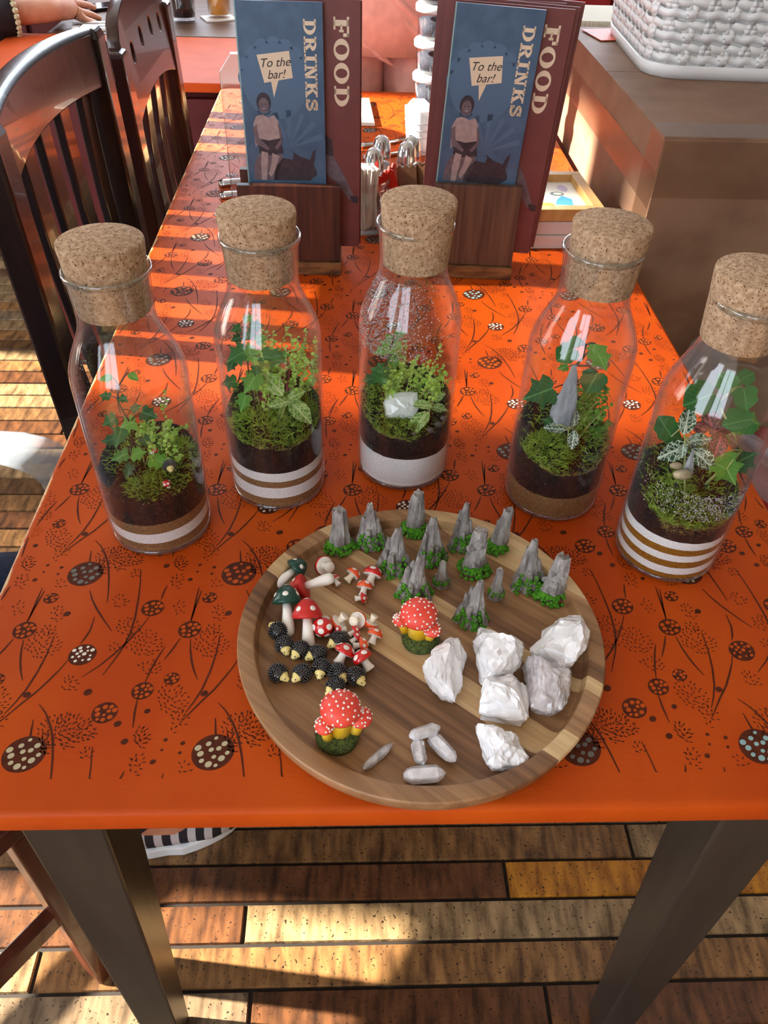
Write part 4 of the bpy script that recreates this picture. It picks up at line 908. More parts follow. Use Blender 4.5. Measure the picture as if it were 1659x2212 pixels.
def mushroom(kind, cap, foot, rpx, lift_c, lift_f, label, group, spin=0.0, stem='white_gloss', name='toy_mushroom'):
    S, O = 3.95, (540, 1180)
    toad = kind[0] == 't'; L = 3.5 if toad else 2.1; H = 2.5 if toad else 1.4
    pc = at_z(O[0] + cap[0] / S, O[1] + cap[1] / S, ZF + lift_c); r = (1.04 if toad else 1.22) * rpx / S * (pc - CAM).dot(CF) / FPX
    pf = at_z(O[0] + foot[0] / S, O[1] + foot[1] / S, ZF + lift_f)
    ax = (pc - pf).normalized()
    base = pc - ax * (H * r)
    t = thing(name, label, 'mushroom', (0, 0, 0), 0, group)
    q = ax.to_track_quat('Z', 'Y')
    t.matrix_world = Matrix.Translation(base) @ q.to_matrix().to_4x4() @ Matrix.Rotation(spin, 4, 'Z') @ Matrix.Scale(r, 4)
    st = obj('stem', SM['tstem'] if toad else SM['stem'][stem], t)
    cp = obj('cap', SM[kind], t)
    if not toad: obj('gill', SM['gill'], cp)
    prof = TOADP[2:] if toad else CAPP[3:]
    ring = [(.45, a) for a in (.3, 1.6, 2.9, 4.1, 5.3)] + [(1.0, 0)] if toad else [(.42, a) for a in (.2, 1.5, 2.7, 4.0, 5.2)] + [(1.0, 0)]
    for u, a in ring:
        p, nn = cap_pt(prof, min(u, .999), a)
        if u >= 1: p, nn = Vector((0, 0, prof[-1][1])), Vector((0, 0, 1))
        s = obj('spot', ME_SPOT, cp); sc = .20 if toad else .30
        s.matrix_local = Matrix.Translation(p - nn * .02) @ nn.to_track_quat('Z', 'Y').to_matrix().to_4x4() @ Matrix.Diagonal((sc, sc, .28, 1))
    return t
GM = 'tiny glossy mushrooms on the tray'; GT = 'wooden toadstools on the tray'
mushroom('tgreen', (395, 190), (240, 310), 96, .010, .0045, 'dark green toadstool lying flat by the tray rim behind the other toadstools', GT, .8, name='toadstool')
mushroom('tred', (445, 350), (600, 300), 112, .0105, .016, 'red toadstool tipped over showing its flat underside and stem', GT, .4, name='toadstool')
mushroom('tgreen', (315, 455), (325, 670), 122, .016, .004, 'dark green toadstool with its cap upright beside the hedgehog pile', GT, 1.2, name='toadstool')
mushroom('tred', (488, 575), (497, 780), 126, .0165, .004, 'largest red toadstool with white stem in front of the others', GT, .5, name='toadstool')
SMALL = [('red', (625, 165), (705, 185), 68, .006, .014, 'red mushroom on its side with its round stem foot facing out, behind the tiny ones', 0, 'white_gloss'),
         ('red', (720, 278), (762, 338), 40, .005, .003, 'tiny red mushroom lying alone below the one on its side', .4, 'white_gloss'),
         ('orange', (885, 230), (822, 300), 54, .006, .003, 'orange mushroom lying beside the tiny lone red one', .2, 'cream_gloss'),
         ('red', (1050, 225), (1015, 330), 68, .008, .003, 'red mushroom heading the chain of three towards the rocks', .1, 'white_gloss'),
         ('orange', (978, 335), (962, 415), 57, .007, .003, 'orange mushroom in the middle of the chain of three', .5, 'white_gloss'),
         ('red', (965, 440), (872, 450), 40, .0045, .003, 'tiny red mushroom at the end of the chain of three', .9, 'white_gloss'),
         ('red', (618, 695), (655, 600), 74, .009, .003, 'red mushroom turned cap first with big white spots beside the largest toadstool', .3, 'white_gloss'),
         ('orange', (745, 655), (810, 590), 62, .005, .012, 'orange mushroom tipped upside down beside the big spotted red cap', .0, 'cream_gloss'),
         ('orange', (925, 630), (870, 640), 62, .006, .014, 'orange mushroom showing its broad round stem foot', .2, 'cream_gloss'),
         ('orange', (1030, 665), (1072, 575), 52, .004, .012, 'orange mushroom standing upside down at the edge of the heap', .6, 'cream_gloss'),
         ('red', (755, 722), (835, 700), 40, .0045, .004, 'tiny red mushroom tucked behind the lone hedgehog', .0, 'white_gloss'),
         ('red', (900, 715), (830, 768), 40, .006, .003, 'tiny red mushroom crossing above another in the heap', .7, 'white_gloss'),
         ('orange', (1070, 745), (1035, 835), 57, .007, .003, 'orange mushroom lying at the outer side of the heap', .3, 'white_gloss'),
         ('red', (915, 775), (850, 828), 40, .006, .003, 'tiny red mushroom just below its twin in the heap', .2, 'white_gloss'),
         ('orange', (968, 838), (885, 852), 50, .0055, .003, 'orange mushroom end-on above the front red pair', 1.0, 'white_gloss'),
         ('red', (812, 890), (752, 1000), 74, .009, .003, 'red mushroom of the front pair beside the lone hedgehog', .4, 'white_gloss'),
         ('red', (955, 945), (1020, 1045), 74, .009, .003, 'red mushroom of the front pair with its stem towards the crystals', .2, 'white_gloss')]
for kd, c, f, r, lc, lf, lab, sp, stm in SMALL: mushroom(kd, c, f, r, lc, lf, lab, GM, sp, stm)
# two more sit in the first bottle
def small_at(b, c_px, f_px, dy, rad, label):
    pc = clamp_in(b, at_y(*c_px, BOT[b][1] + dy), .036); pf = clamp_in(b, at_y(*f_px, BOT[b][1] + dy - .001), .036); ax = (pc - pf).normalized()
    t = thing('toy_mushroom', label, 'mushroom', (0, 0, 0), 0, 'tiny mushrooms inside the first bottle')
    t.matrix_world = Matrix.Translation(pc - ax * 1.4 * rad) @ ax.to_track_quat('Z', 'Y').to_matrix().to_4x4() @ Matrix.Scale(rad, 4)
    obj('stem', SM['stem']['white_gloss'], t); cp = obj('cap', SM['red'], t); obj('gill', SM['gill'], cp)
    for u, a in [(.42, x) for x in (.2, 1.5, 2.7, 4.0, 5.2)]:
        p, nn = cap_pt(CAPP[3:], u, a); s = obj('spot', ME_SPOT, cp); s.matrix_local = Matrix.Translation(p - nn * .02) @ nn.to_track_quat('Z', 'Y').to_matrix().to_4x4() @ Matrix.Diagonal((.3, .3, .28, 1))
small_at(0, (100 + 770 / S1, 450 + 1735 / S1), (100 + 800 / S1, 450 + 1775 / S1), -.036, .0036, 'tiny red mushroom lying on the soil against the glass of the first bottle')
small_at(0, (100 + 675 / S1, 450 + 1500 / S1), (100 + 655 / S1, 450 + 1520 / S1), -.012, .0030, 'tiny red mushroom half hidden among the ivy of the first bottle')

# clusters of three coral mushrooms on a grassy foot
def cluster(px, py, label, caps, base_r, S=3.95, O=(540, 1180)):
    p = at_z(px, py, ZF); s = (p - CAM).dot(CF) / FPX
    t = thing('mushroom_cluster', label, 'figurine', p, 0, 'coral mushroom clusters')
    rnd = random.Random(int(px))
    mb = MB(); rb = base_r / S * s * 1.12
    mb.lathe([(0, 0), (rb, 0), (rb * 1.03, .003), (rb * .96, .0062), (rb * .6, .0078), (0, .008)], 30, cap=False)
    b0 = mb.build('grass_base', M['grass_base'], t, True)
    gr = MB()
    for k in range(520):
        a = rnd.uniform(0, 2 * PI); q = math.sqrt(rnd.uniform(.2, 1)); z = .0035 + .004 * (1 - q ** 4) if q < .95 else rnd.uniform(.0005, .006)
        P_ = Vector((rb * q * math.cos(a), rb * q * math.sin(a), z)); d = Vector((math.cos(a) * q + rnd.uniform(-.6, .6), math.sin(a) * q + rnd.uniform(-.6, .6), rnd.uniform(.2, 1))).normalized() * rnd.uniform(.0015, .003); sd_ = d.cross(Vector((0, 0, 1))).normalized() * .0004
        gr.add([P_ - sd_, P_ + sd_, P_ + d], [(0, 1, 2)])
    stuff(gr.build('grass_blade', M['grass_base'], b0))
    for (cx, cy), r_, hgt, dy in caps:
        c = at_y(O[0] + cx / S, O[1] + cy / S + 3, p.y + dy + .002); r = 1.06 * r_ / S * s; c = c - p
        mb = MB(); foot = Vector((c.x * .75, c.y * .75, .006))
        top = Vector((c.x, c.y, c.z - r * .12))
        mb.tube([foot, foot.lerp(top, .5), top], [r * .60, r * .54, r * .62], 14); mb.build('stem', M['yellow_stem'], t, True)
        mb = MB(); prof = [(0, -.22), (.55, -.26), (.86, -.22), (.985, -.08), (1.0, .08), (.93, .32), (.76, .54), (.5, .70), (.24, .775), (0, .79)]
        mb.lathe([(a * r, z * r * 1.05) for a, z in prof], 32, cap=False)
        cp = mb.build('cap', M['coral_cap'], t, True); cp.location = c
        # painted edge of the cap
        mb = MB(); mb.lathe([(.56 * r, -.285 * r), (.87 * r, -.245 * r), (.99 * r, -.10 * r)], 32, cap=False); mb.build('cap_edge', M['yellow_stem'], cp, True)
        dt = MB(); got = []
        tries = 0
        while len(got) < int(26 + 20 * (r_ > 120)) and tries < 3000:
            tries += 1; u = rnd.uniform(.42, 1) ; a = rnd.uniform(0, 2 * PI); q, nn = cap_pt(prof, u, a)
            if u > .6 and rnd.random() > math.hypot(q.x, q.y): continue
            if any((q - g).length < .24 for g in got): continue
            got.append(q); dt.ico(Vector((q.x * r, q.y * r, q.z * r * 1.05)), .00085 * (1 + .3 * rnd.random()), 1)
        stuff(dt.build('cap_dot', M['white_gloss'], cp, True))
cluster(908, 1383, 'coral mushroom cluster on a grassy foot standing beside the spiky crag', [((1440, 575), 147, 0, 0), ((1288, 622), 64, 0, .004), ((1556, 705), 72, 0, -.006)], 140)
cluster(729, 1592, 'bigger coral mushroom cluster on a grassy foot nearest the tray front', [((772, 1380), 160, 0, 0), ((636, 1525), 78, 0, -.008), ((945, 1455), 92, 0, .0)], 162)

# ------------------------------------------------------------------ hedgehogs
def hog_meshes():
    rnd = random.Random(9)
    b = MB(); b.ico((0, 0, .74), 1, 3, (1.02, .92, .80)); b.ico((.55, .42, .10), .16, 2, (1.3, 1, .7)); b.ico((.55, -.42, .10), .16, 2, (1.3, 1, .7)); b.ico((-.5, .45, .10), .16, 2, (1.3, 1, .7)); b.ico((-.5, -.45, .10), .16, 2, (1.3, 1, .7))
    body = b.mesh('hedgehog_body', M['hog'], True)
    s = MB(); n = 140; ga = PI * (3 - math.sqrt(5))
    for k in range(n):
        z = 1 - 1.55 * k / n; r = math.sqrt(max(0, 1 - z * z)); a = k * ga; d = Vector((r * math.cos(a), r * math.sin(a), z))
        P_ = Vector((d.x * 1.02, d.y * .92, .74 + d.z * .80))
        if P_.x > .60 and P_.z < 1.25: continue
        if P_.z < .16: continue
        nn = Vector((d.x / 1.02, d.y / .92, d.z / .80)).normalized(); nn = (nn + Vector((-.35, 0, .15))).normalized()
        s.ico(P_ + nn * .06, .150, 1, (.72, .72, 1.4), M=nn.to_track_quat('Z', 'Y').to_matrix())
    sp = s.mesh('hedgehog_spines', M['hog'], True)
    f = MB(); rings = []
    for x, r, zc in ((.45, .48, .82), (.82, .52, .84), (1.06, .44, .82), (1.28, .30, .76), (1.46, .16, .69), (1.53, .06, .67)):
        rings.append([(x, r * math.cos(2 * PI * k / 16), zc + r * .95 * math.sin(2 * PI * k / 16)) for k in range(16)])
    f.loft(rings)
    for k in range(9): a = PI * k / 8; f.ico((.78, .50 * math.cos(a), .84 + .49 * math.sin(a)), .12, 1)
    fc = f.mesh('hedgehog_face', M['hog_face'], True)
    e = MB().ico((0, 0, 0), .085, 2).mesh('hedgehog_eye', M['hog'], True); no = MB().ico((0, 0, 0), .12, 2).mesh('hedgehog_nose', M['hog'], True)
    return body, sp, fc, e, no
HM = hog_meshes()
HOGS = [((235, 725), (165, 668), 'hedgehog facing the tray rim with only the back of its spines shown'), ((295, 848), (316, 935), 'hedgehog first of the row of three, snout pointing at the next row'),
        ((430, 892), (360, 972), 'hedgehog in the middle of the row of three'), ((572, 925), (485, 972), 'hedgehog last of the row of three, nearest the mushrooms'),
        ((752, 812), (672, 868), 'lone hedgehog beside the mushroom heap'), ((245, 1090), (318, 1150), 'hedgehog starting the front row, nose to nose with its neighbour'),
        ((445, 1090), (375, 1155), 'hedgehog nose to nose with the first of the front row'), ((610, 1045), (590, 1140), 'hedgehog in the middle of the front row facing straight out'),
        ((755, 1085), (812, 1165), 'hedgehog fourth in the front row, above the one behind the cluster'), ((905, 1115), (968, 1185), 'hedgehog ending the front row towards the crystals'),
        ((728, 1205), (645, 1290), 'hedgehog half hidden behind the bigger coral mushroom cluster')]
for k, (c, f, lab) in enumerate(HOGS):
    S, O = 3.95, (540, 1180); R_ = 0.0069
    p = at_z(O[0] + c[0] / S, O[1] + c[1] / S, ZF + .62 * R_); q = at_z(O[0] + f[0] / S, O[1] + f[1] / S, ZF + .45 * R_)
    t = thing('toy_hedgehog', lab, 'hedgehog', (p.x, p.y, ZF), math.atan2(q.y - p.y, q.x - p.x), 'black toy hedgehogs on the tray'); t.scale = (R_,) * 3
    obj('body', HM[0], t); obj('spines', HM[1], t); fc = obj('face', HM[2], t)
    for sy in (-1, 1): obj('eye', HM[3], fc, (1.19, .23 * sy, 1.00))
    obj('nose', HM[4], fc, (1.55, 0, .71))
t = thing('toy_hedgehog', 'toy hedgehog peeping out of the soil in the first bottle', 'hedgehog', clamp_in(0, at_y(100 + 820 / S1, 450 + 1660 / S1, BOT[0][1] - .030), .032), -1.2); t.scale = (.0052,) * 3
obj('body', HM[0], t); obj('spines', HM[1], t); fc = obj('face', HM[2], t)
for sy in (-1, 1): obj('eye', HM[3], fc, (1.19, .23 * sy, 1.00))
obj('nose', HM[4], fc, (1.55, 0, .71))

# ------------------------------------------------------------------ quartz
QO = (740, 1300); QS = 2.963
QZ = [([(520, 430), (590, 340), (680, 285), (760, 300), (790, 350), (765, 430), (760, 540), (715, 635), (640, 600), (580, 530), (520, 470)], .022, 'quartz', 'white quartz chunk with a pointed end beside the upright coral mushroom cluster'),
      ([(850, 220), (880, 170), (1000, 240), (1130, 290), (1150, 330), (1130, 400), (1090, 440), (1060, 500), (920, 505), (880, 470), (840, 260)], .026, 'quartz', 'white quartz chunk shaped like a wedge, in front of the stout crag'),
      ([(1340, 125), (1500, 95), (1530, 120), (1560, 300), (1480, 360), (1455, 430), (1400, 440), (1300, 380), (1220, 350), (1210, 300), (1275, 280), (1330, 170)], .026, 'quartz', 'largest white quartz chunk against the tray rim'),
      ([(1145, 380), (1220, 375), (1390, 460), (1460, 490), (1455, 570), (1420, 610), (1400, 690), (1330, 715), (1210, 680), (1170, 560)], .022, 'quartz_clear', 'glassy clear quartz chunk among the white ones'),
      ([(900, 560), (950, 500), (1050, 495), (1180, 530), (1205, 690), (1170, 775), (1000, 740), (865, 720)], .024, 'quartz', 'blocky white quartz chunk leaning on the glassy one'),
      ([(850, 810), (1000, 815), (1110, 850), (1190, 1000), (1090, 1060), (960, 1065), (905, 990)], .020, 'quartz', 'white quartz chunk lying alone at the front rim of the tray')]
for k, (ol, h, mn, lab) in enumerate(QZ):
    rnd = random.Random(50 + k)
    pts = [at_z(QO[0] + x / QS, QO[1] + y / QS, ZF + h * .4) for x, y in ol]
    c = sum(pts, Vector()) / len(pts)
    poly = []
    n = len(pts)
    for i in range(n):                                  # refine the outline, then roughen it
        a, b = pts[i] - c, pts[(i + 1) % n] - c
        poly.append((a.x, a.y)); m_ = (a + b) / 2 * rnd.uniform(.96, 1.05); poly.append((m_.x, m_.y))
    bm = bmesh.new()
    def ringpts(sc, z, jit, off=(0, 0), step=1):
        for x, y in poly[::step]: bm.verts.new((x * sc * (1 + rnd.uniform(-jit, jit)) + off[0], y * sc * (1 + rnd.uniform(-jit, jit)) + off[1], z * (1 + rnd.uniform(-jit, jit) * 2)))
    ringpts(.86, 0.0, 0); ringpts(1.0, h * .42, .05); ox_, oy_ = rnd.uniform(-.004, .004), rnd.uniform(-.004, .004)
    ringpts(.80, h * .80, .09, (ox_, oy_), 2); ringpts(.42, h * 1.0, .14, (ox_ * 1.6, oy_ * 1.6), 3)
    ret = bmesh.ops.convex_hull(bm, input=bm.verts)
    bmesh.ops.delete(bm, geom=[v for v in bm.verts if not v.link_faces], context='VERTS')
    bmesh.ops.dissolve_limit(bm, angle_limit=math.radians(9), verts=bm.verts, edges=bm.edges)
    bmesh.ops.triangulate(bm, faces=bm.faces); bmesh.ops.subdivide_edges(bm, edges=bm.edges, cuts=4, use_grid_fill=True)
    for v in bm.verts: v.co += v.normal * (.0030 * noise.noise(v.co * 110 + Vector((k, 0, 0))) + .0014 * noise.noise(v.co * 330)) if v.co.z > .0006 else Vector()
    me = bpy.data.meshes.new('quartz_chunk'); bm.to_mesh(me); bm.free(); me.materials.append(M[mn])
    me_o = obj('quartz_chunk', me, None, (c.x, c.y, ZF + .0002)); smooth_edges(me_o, 14)
    tag(me_o, lab, 'crystal', 'rough quartz chunks on the tray')
PTS = [((130, 1072), (322, 905), 56, 'quartz_point', 'slim rounded quartz point lying apart from the others', 0, 0), ((470, 870), (512, 1052), 84, 'quartz_point', 'clearest quartz point standing between the cloudy ones', .004, 0),
       ((428, 862), (628, 800), 80, 'quartz_cloud', 'short cloudy quartz point across the top of the group', .010, .006), ((555, 850), (725, 1022), 96, 'quartz_cloud', 'long cloudy quartz point slanting towards the lone white chunk', 0, 0),
       ((388, 1115), (660, 1095), 112, 'quartz_cloud', 'thick blunt quartz point lying across the front of the group', 0, 0)]
for k, (a, b, w, mn, lab, la, lb) in enumerate(PTS):
    rnd = random.Random(70 + k)
    pa = at_z(QO[0] + a[0] / QS, QO[1] + a[1] / QS, ZF + .005); s = (pa - CAM).dot(CF) / FPX; r = w / QS * s * .52
    pa = at_z(QO[0] + a[0] / QS, QO[1] + a[1] / QS, ZF + r + la); pb = at_z(QO[0] + b[0] / QS, QO[1] + b[1] / QS, ZF + r + lb); ax = pb - pa; L = ax.length; q = ax.to_track_quat('Z', 'Y')
    mb = MB(); rings = []
    for u, f in ((0, .30), (.10, .80), (.2, 1.0), (.55, 1.02), (.80, .96), (.93, .55), (1.0, .10)):
        rings.append([q @ Vector((r * f * math.cos(PI / 3 * i + .3) * rnd.uniform(.92, 1.08), r * f * math.sin(PI / 3 * i + .3) * rnd.uniform(.92, 1.08), u * L)) for i in range(6)])
    o = mb.loft(rings).build('quartz_point', M[mn], None, bevel=.0004); o.location = pa; tag(o, lab, 'crystal', 'quartz points on the tray')
# ------------------------------------------------------------------ menus and their wooden holders
def rect(a, b, c, d): return [(a, b), (c, b), (c, d), (a, d)]
def arcring(cx, cy, rx, ry, ix, iy, a0, a1, n=18):
    out = []
    for k in range(n):
        t0, t1 = a0 + (a1 - a0) * k / n, a0 + (a1 - a0) * (k + 1) / n
        out.append([(cx + rx * math.cos(t0), cy + ry * math.sin(t0)), (cx + rx * math.cos(t1), cy + ry * math.sin(t1)), (cx + ix * math.cos(t1), cy + iy * math.sin(t1)), (cx + ix * math.cos(t0), cy + iy * math.sin(t0))])
    return out
def strokes(pts, w):
    out = []
    for (x0, y0), (x1, y1) in zip(pts, pts[1:]):
        d = math.hypot(x1 - x0, y1 - y0); nx, ny = -(y1 - y0) / d * w, (x1 - x0) / d * w; ex, ey = (x1 - x0) / d * w * .5, (y1 - y0) / d * w * .5
        out.append([(x0 + nx - ex, y0 + ny - ey), (x0 - nx - ex, y0 - ny - ey), (x1 - nx + ex, y1 - ny + ey), (x1 + nx + ex, y1 + ny + ey)])
    return out
FONT = {'F': (.80, [rect(.12, 0, .36, 1), rect(0, .86, .78, 1), rect(.64, .62, .78, 1), rect(.3, .45, .56, .57), rect(.50, .36, .60, .66), rect(0, 0, .50, .13)]),
        'O': (.92, arcring(.44, .5, .44, .51, .20, .38, 0, 2 * PI, 28)),
        'D': (.92, [rect(.12, 0, .36, 1), rect(0, .87, .36, 1), rect(0, 0, .36, .13)] + arcring(.36, .5, .52, .5, .27, .37, -PI / 2, PI / 2)),
        'R': (.95, [rect(.12, 0, .36, 1), rect(0, .87, .36, 1), rect(0, 0, .48, .13), [(.36, .50), (.60, .50), (.84, .08), (.60, .08)], rect(.56, 0, .95, .13)] + arcring(.36, .72, .46, .28, .20, .15, -PI / 2, PI / 2)),
        'I': (.55, [rect(.14, 0, .38, 1), rect(0, .87, .52, 1), rect(0, 0, .52, .13)]),
        'N': (.98, [rect(.12, 0, .26, 1), rect(.68, 0, .82, 1), [(.10, 1), (.36, 1), (.82, 0), (.56, 0)], rect(0, .87, .3, 1), rect(0, 0, .40, .13), rect(.54, .87, .95, 1)]),
        'K': (.98, [rect(.12, 0, .36, 1), rect(0, .87, .48, 1), rect(0, 0, .48, .13), [(.34, .38), (.34, .58), (.66, .92), (.86, .92)], [(.42, .56), (.56, .70), (.90, .08), (.64, .08)], rect(.54, .87, .94, 1), rect(.56, 0, .98, .13)]),
        'S': (.80, strokes([(.62, .74), (.56, .86), (.40, .91), (.22, .86), (.15, .74), (.22, .62), (.40, .53), (.58, .44), (.66, .30), (.58, .16), (.40, .09), (.20, .14), (.13, .26)], .10) + [rect(.60, .64, .72, .98), rect(.04, .02, .16, .36)])}
def word(mb, text, x0, z0, H, y, mi=0, track=.08, stretch=1.0):
    a = 0
    for ch in text:
        w, polys = FONT[ch]
        for p in polys: mb.add([(x0 + v * H, y, z0 - (a + u * stretch) * H) for u, v in p], [tuple(range(len(p)))], mi)
        a += (w + track) * stretch
    return a * H
def ngon(mb, pts, y, mi=0): mb.add([(x, y, z) for x, z in pts], [tuple(range(len(pts)))], mi)
def text_mesh(body, size, m, shear=.35):
    cu = bpy.data.curves.new('hand_lettering', 'FONT'); cu.body = body; cu.size = size; cu.shear = shear; cu.space_line = .95; cu.align_x = 'CENTER'
    o = bpy.data.objects.new('tmp', cu); COL.objects.link(o)
    me = bpy.data.meshes.new_from_object(o.evaluated_get(bpy.context.evaluated_depsgraph_get())); bpy.data.objects.remove(o); me.materials.clear(); me.materials.append(m); return me
ME_BAR = text_mesh('To the\nbar!', .0135, M['dark_ink'])
def ell2(cx, cz, rx, rz, n=14, a0=0): return [(cx + rx * math.cos(a0 + 2 * PI * k / n), cz + rz * math.sin(a0 + 2 * PI * k / n)) for k in range(n)]
def drinks_menu(label, loc, rz, tilt, roll, w=.102, h=.300, vis=.200):
    """leaflet standing on its foot at loc; print is laid out in its visible upper part"""
    t = thing('drinks_menu', label, 'menu', loc, 0, 'drinks leaflets'); t.rotation_euler = (tilt, roll, rz)
    MB().box((0, 0, h / 2), (w, .0022, h)).build('cover', M['blue_card'], t, bevel=.0003)
    MB().box((-w / 2 + .0008, 0, h / 2), (.0016, .0028, h)).build('fold_edge', M['dot_blue'], t)
    y = -.0014
    def U(u, v): return (-w / 2 + u * w, h - v * vis)                  # u across, v down the visible part
    bg = MB()
    for k in range(9):                                                 # pale scalloped shapes behind the figure
        a = PI * k / 8; ngon(bg, ell2(*U(.42 + .34 * math.cos(a), .40 - .17 * math.sin(a)), .010, .011), y + .0002)
    ngon(bg, ell2(*U(.42, .42), .040, .042, 24), y + .00015)
    for k in range(7):
        a = .35 + 2.4 * k / 6; x, z = U(.55, .80); ngon(bg, [(x, z), (x + .045 * math.cos(a - .08), z + .045 * math.sin(a - .08)), (x + .045 * math.cos(a + .08), z + .045 * math.sin(a + .08))], y + .00015)
    bg.build('background_print', M['pale_blue'], t)
    lt = MB(); word(lt, 'DRINKS', -w / 2 + .775 * w, h - .085 * vis, .0148, y - .0002, 0, .06, 1.22); lt.build('title_lettering', M['cream_ink'], t)
    bu = MB(); q = [U(.22, .275), U(.60, .25), U(.63, .395), U(.29, .425)]; ngon(bu, q[::-1], y - .0001); ngon(bu, [U(.37, .415), U(.46, .408), U(.395, .505)][::-1], y - .0001)
    b = bu.build('speech_bubble', M['cream_ink'], t)
    tx = obj('bubble_lettering', ME_BAR, b); x, z = U(.425, .335); tx.location = (x, y - .0004, z); tx.rotation_euler = (PI / 2, -.07, 0)
    ph = MB(); y2 = y - .0001
    def P(pts, mi, k=0): ngon(ph, [U(*p) for p in pts][::-1], y2 - .00008 * k, mi)
    P([(.33, 1), (.36, .92), (.46, .86), (.58, .87), (.60, .835), (.57, .815), (.60, .825), (.68, .85), (.80, .87), (.84, .82), (.88, .80), (.86, .87), (.845, .90), (.88, .94), (.88, .965), (.82, .985), (.80, 1)], 0)
    P([(.08, 1), (.10, .90), (.16, .84), (.30, .82), (.46, .84), (.46, .90), (.40, .95), (.38, 1)], 1)
    P([(.17, .80), (.16, .74), (.30, .72), (.44, .74), (.47, .83), (.30, .845), (.17, .83)], 0, 1)          # skirt
    P([(.13, .80), (.12, .66), (.16, .615), (.24, .60), (.31, .62), (.38, .605), (.43, .64), (.44, .74), (.30, .755), (.19, .745)], 2, 2)   # bodice
    P([(.11, .68), (.16, .66), (.18, .74), (.30, .80), (.28, .815), (.14, .775)], 1, 3); P([(.42, .65), (.455, .68), (.47, .76), (.40, .81), (.36, .80), (.44, .75)], 1, 3)   # arms
    P([(.20, .82), (.28, .83), (.26, .92), (.24, 1), (.18, 1), (.18, .90)], 2, 3); P([(.33, .83), (.42, .85), (.36, .93), (.30, .98), (.27, .96), (.31, .90)], 2, 3)            # legs
    x, z = U(.265, .545)
    ngon(ph, ell2(x, z + .002, .0088, .0115, 16), y2 - .0002, 0); ngon(ph, ell2(x, z - .001, .0062, .0088, 16), y2 - .0003, 1)
    ngon(ph, ell2(x - .0022, z + .0006, .0012, .0007, 8), y2 - .0004, 0); ngon(ph, ell2(x + .0022, z + .0006, .0012, .0007, 8), y2 - .0004, 0); ngon(ph, ell2(x, z - .0045, .0024, .0007, 8), y2 - .0004, 2)
    for k in range(7): a = PI * 1.1 + .8 * PI * k / 6; ngon(ph, ell2(x + .0075 * math.cos(a), z - .0065 + .0052 * math.sin(a), .0011, .0011, 8), y2 - .0005, 0)
    ph.build('photo_print', [M['photo_dark'], M['photo_mid'], M['photo_light']], t)
    return t
def food_menu(label, loc, rz, tilt, roll, w=.150, h=.295, letters=True, thick=.0022, leg=True):
    t = thing('food_menu', label, 'menu', loc, 0, 'food menus'); t.rotation_euler = (tilt, roll, rz)
    MB().box((0, 0, h / 2), (w, thick, h)).build('cover', M['maroon_card'], t, bevel=.0004)
    y = -thick / 2 - .0004
    if letters:
        lt = MB(); word(lt, 'FOOD', w / 2 - .032, h - .017, .0185, y, 0, .05, 1.42); lt.build('title_lettering', M['cream_ink'], t)
        if leg:
            ph = MB(); ngon(ph, [(w / 2 - .050, .150), (w / 2 - .036, .140), (w / 2 - .034, .120), (w / 2 - .050, .122)][::-1], y, 0)
            ngon(ph, [(w / 2 - .050, .122), (w / 2 - .034, .120), (w / 2 - .018, .092), (w / 2 - .008, .070), (w / 2 - .013, .064), (w / 2 - .034, .090), (w / 2 - .050, .104)][::-1], y - .0001, 1)
            ngon(ph, [(w / 2 - .013, .070), (w / 2 - .004, .069), (w / 2 - .001, .066), (w / 2 - .003, .060), (w / 2 - .011, .062)][::-1], y - .0002, 0)
            ngon(ph, [(-w / 2 + .010, .095), (-w / 2 + .028, .110), (-w / 2 + .034, .106), (-w / 2 + .030, .098), (-w / 2 + .016, .088)][::-1], y, 1)
            stuff(ph.build('leg_print', [M['photo_dark'], M['photo_mid']], t))
    return t
def holder(label, x0, x1, y0, h, m, rz, depth=.058):
    t = thing('menu_holder', label, 'menu holder', ((x0 + x1) / 2, y0, ZT + .0003), rz, 'wooden menu holders'); w = x1 - x0
    MB().box((0, .010, .018 + (h - .018) / 2), (w, .010, h - .018)).build('front_board', m, t, bevel=.0006)
    MB().box((0, depth - .005, h / 2 + .005), (w, .010, h + .01 - .018 + .008)).build('back_board', m, t, bevel=.0006)
    MB().box((0, depth / 2, .0085), (w + .002, depth, .017)).build('base_block', M['lip_wood'], t, bevel=.0008)
    return t
holder('dark stained wooden menu holder on the chair side of the table', -.205, -.0712, .786, .120, M['holder'], 0)
holder('greyer weathered wooden menu holder on the side next to the cardboard box', .052, .1665, .781, .126, M['holder_grey'], math.radians(-4))
Zb = ZT + .018
food_menu('maroon food menu standing upright in the darker holder', (-.1185, .8155, ZT + .030), 0, math.radians(-1.5), 0, .147, .293)
drinks_menu('blue drinks leaflet in the darker menu holder', (-.1400, .8065, ZT + .020), 0, math.radians(-1.0), 0, .102, .302)
food_menu('maroon food menu with leaning edge in the weathered holder, front one', (.1180, .8120, ZT + .030), math.radians(-5), math.radians(1.0), math.radians(2.0), .150, .296)
food_menu('second maroon food menu in the weathered holder', (.1215, .8170, ZT + .032), math.radians(-5), math.radians(.4), math.radians(2.6), .150, .296, False)
food_menu('third maroon food menu in the weathered holder', (.1140, .8225, ZT + .034), math.radians(-5), math.radians(0), math.radians(1.2), .150, .294, False)
food_menu('rearmost maroon food menu in the weathered holder', (.1275, .8255, ZT + .034), math.radians(-4), math.radians(-.6), math.radians(3.0), .150, .297, False)
food_menu('spare maroon food menu behind the one in the darker holder', (-.1165, .8220, ZT + .031), math.radians(.5), math.radians(-2), 0, .147, .290, False)
drinks_menu('blue drinks leaflet leaning to one side in the weathered menu holder', (.1030, .8035, ZT + .020), math.radians(-4), math.radians(1.5), math.radians(2.4), .104, .306, .200)
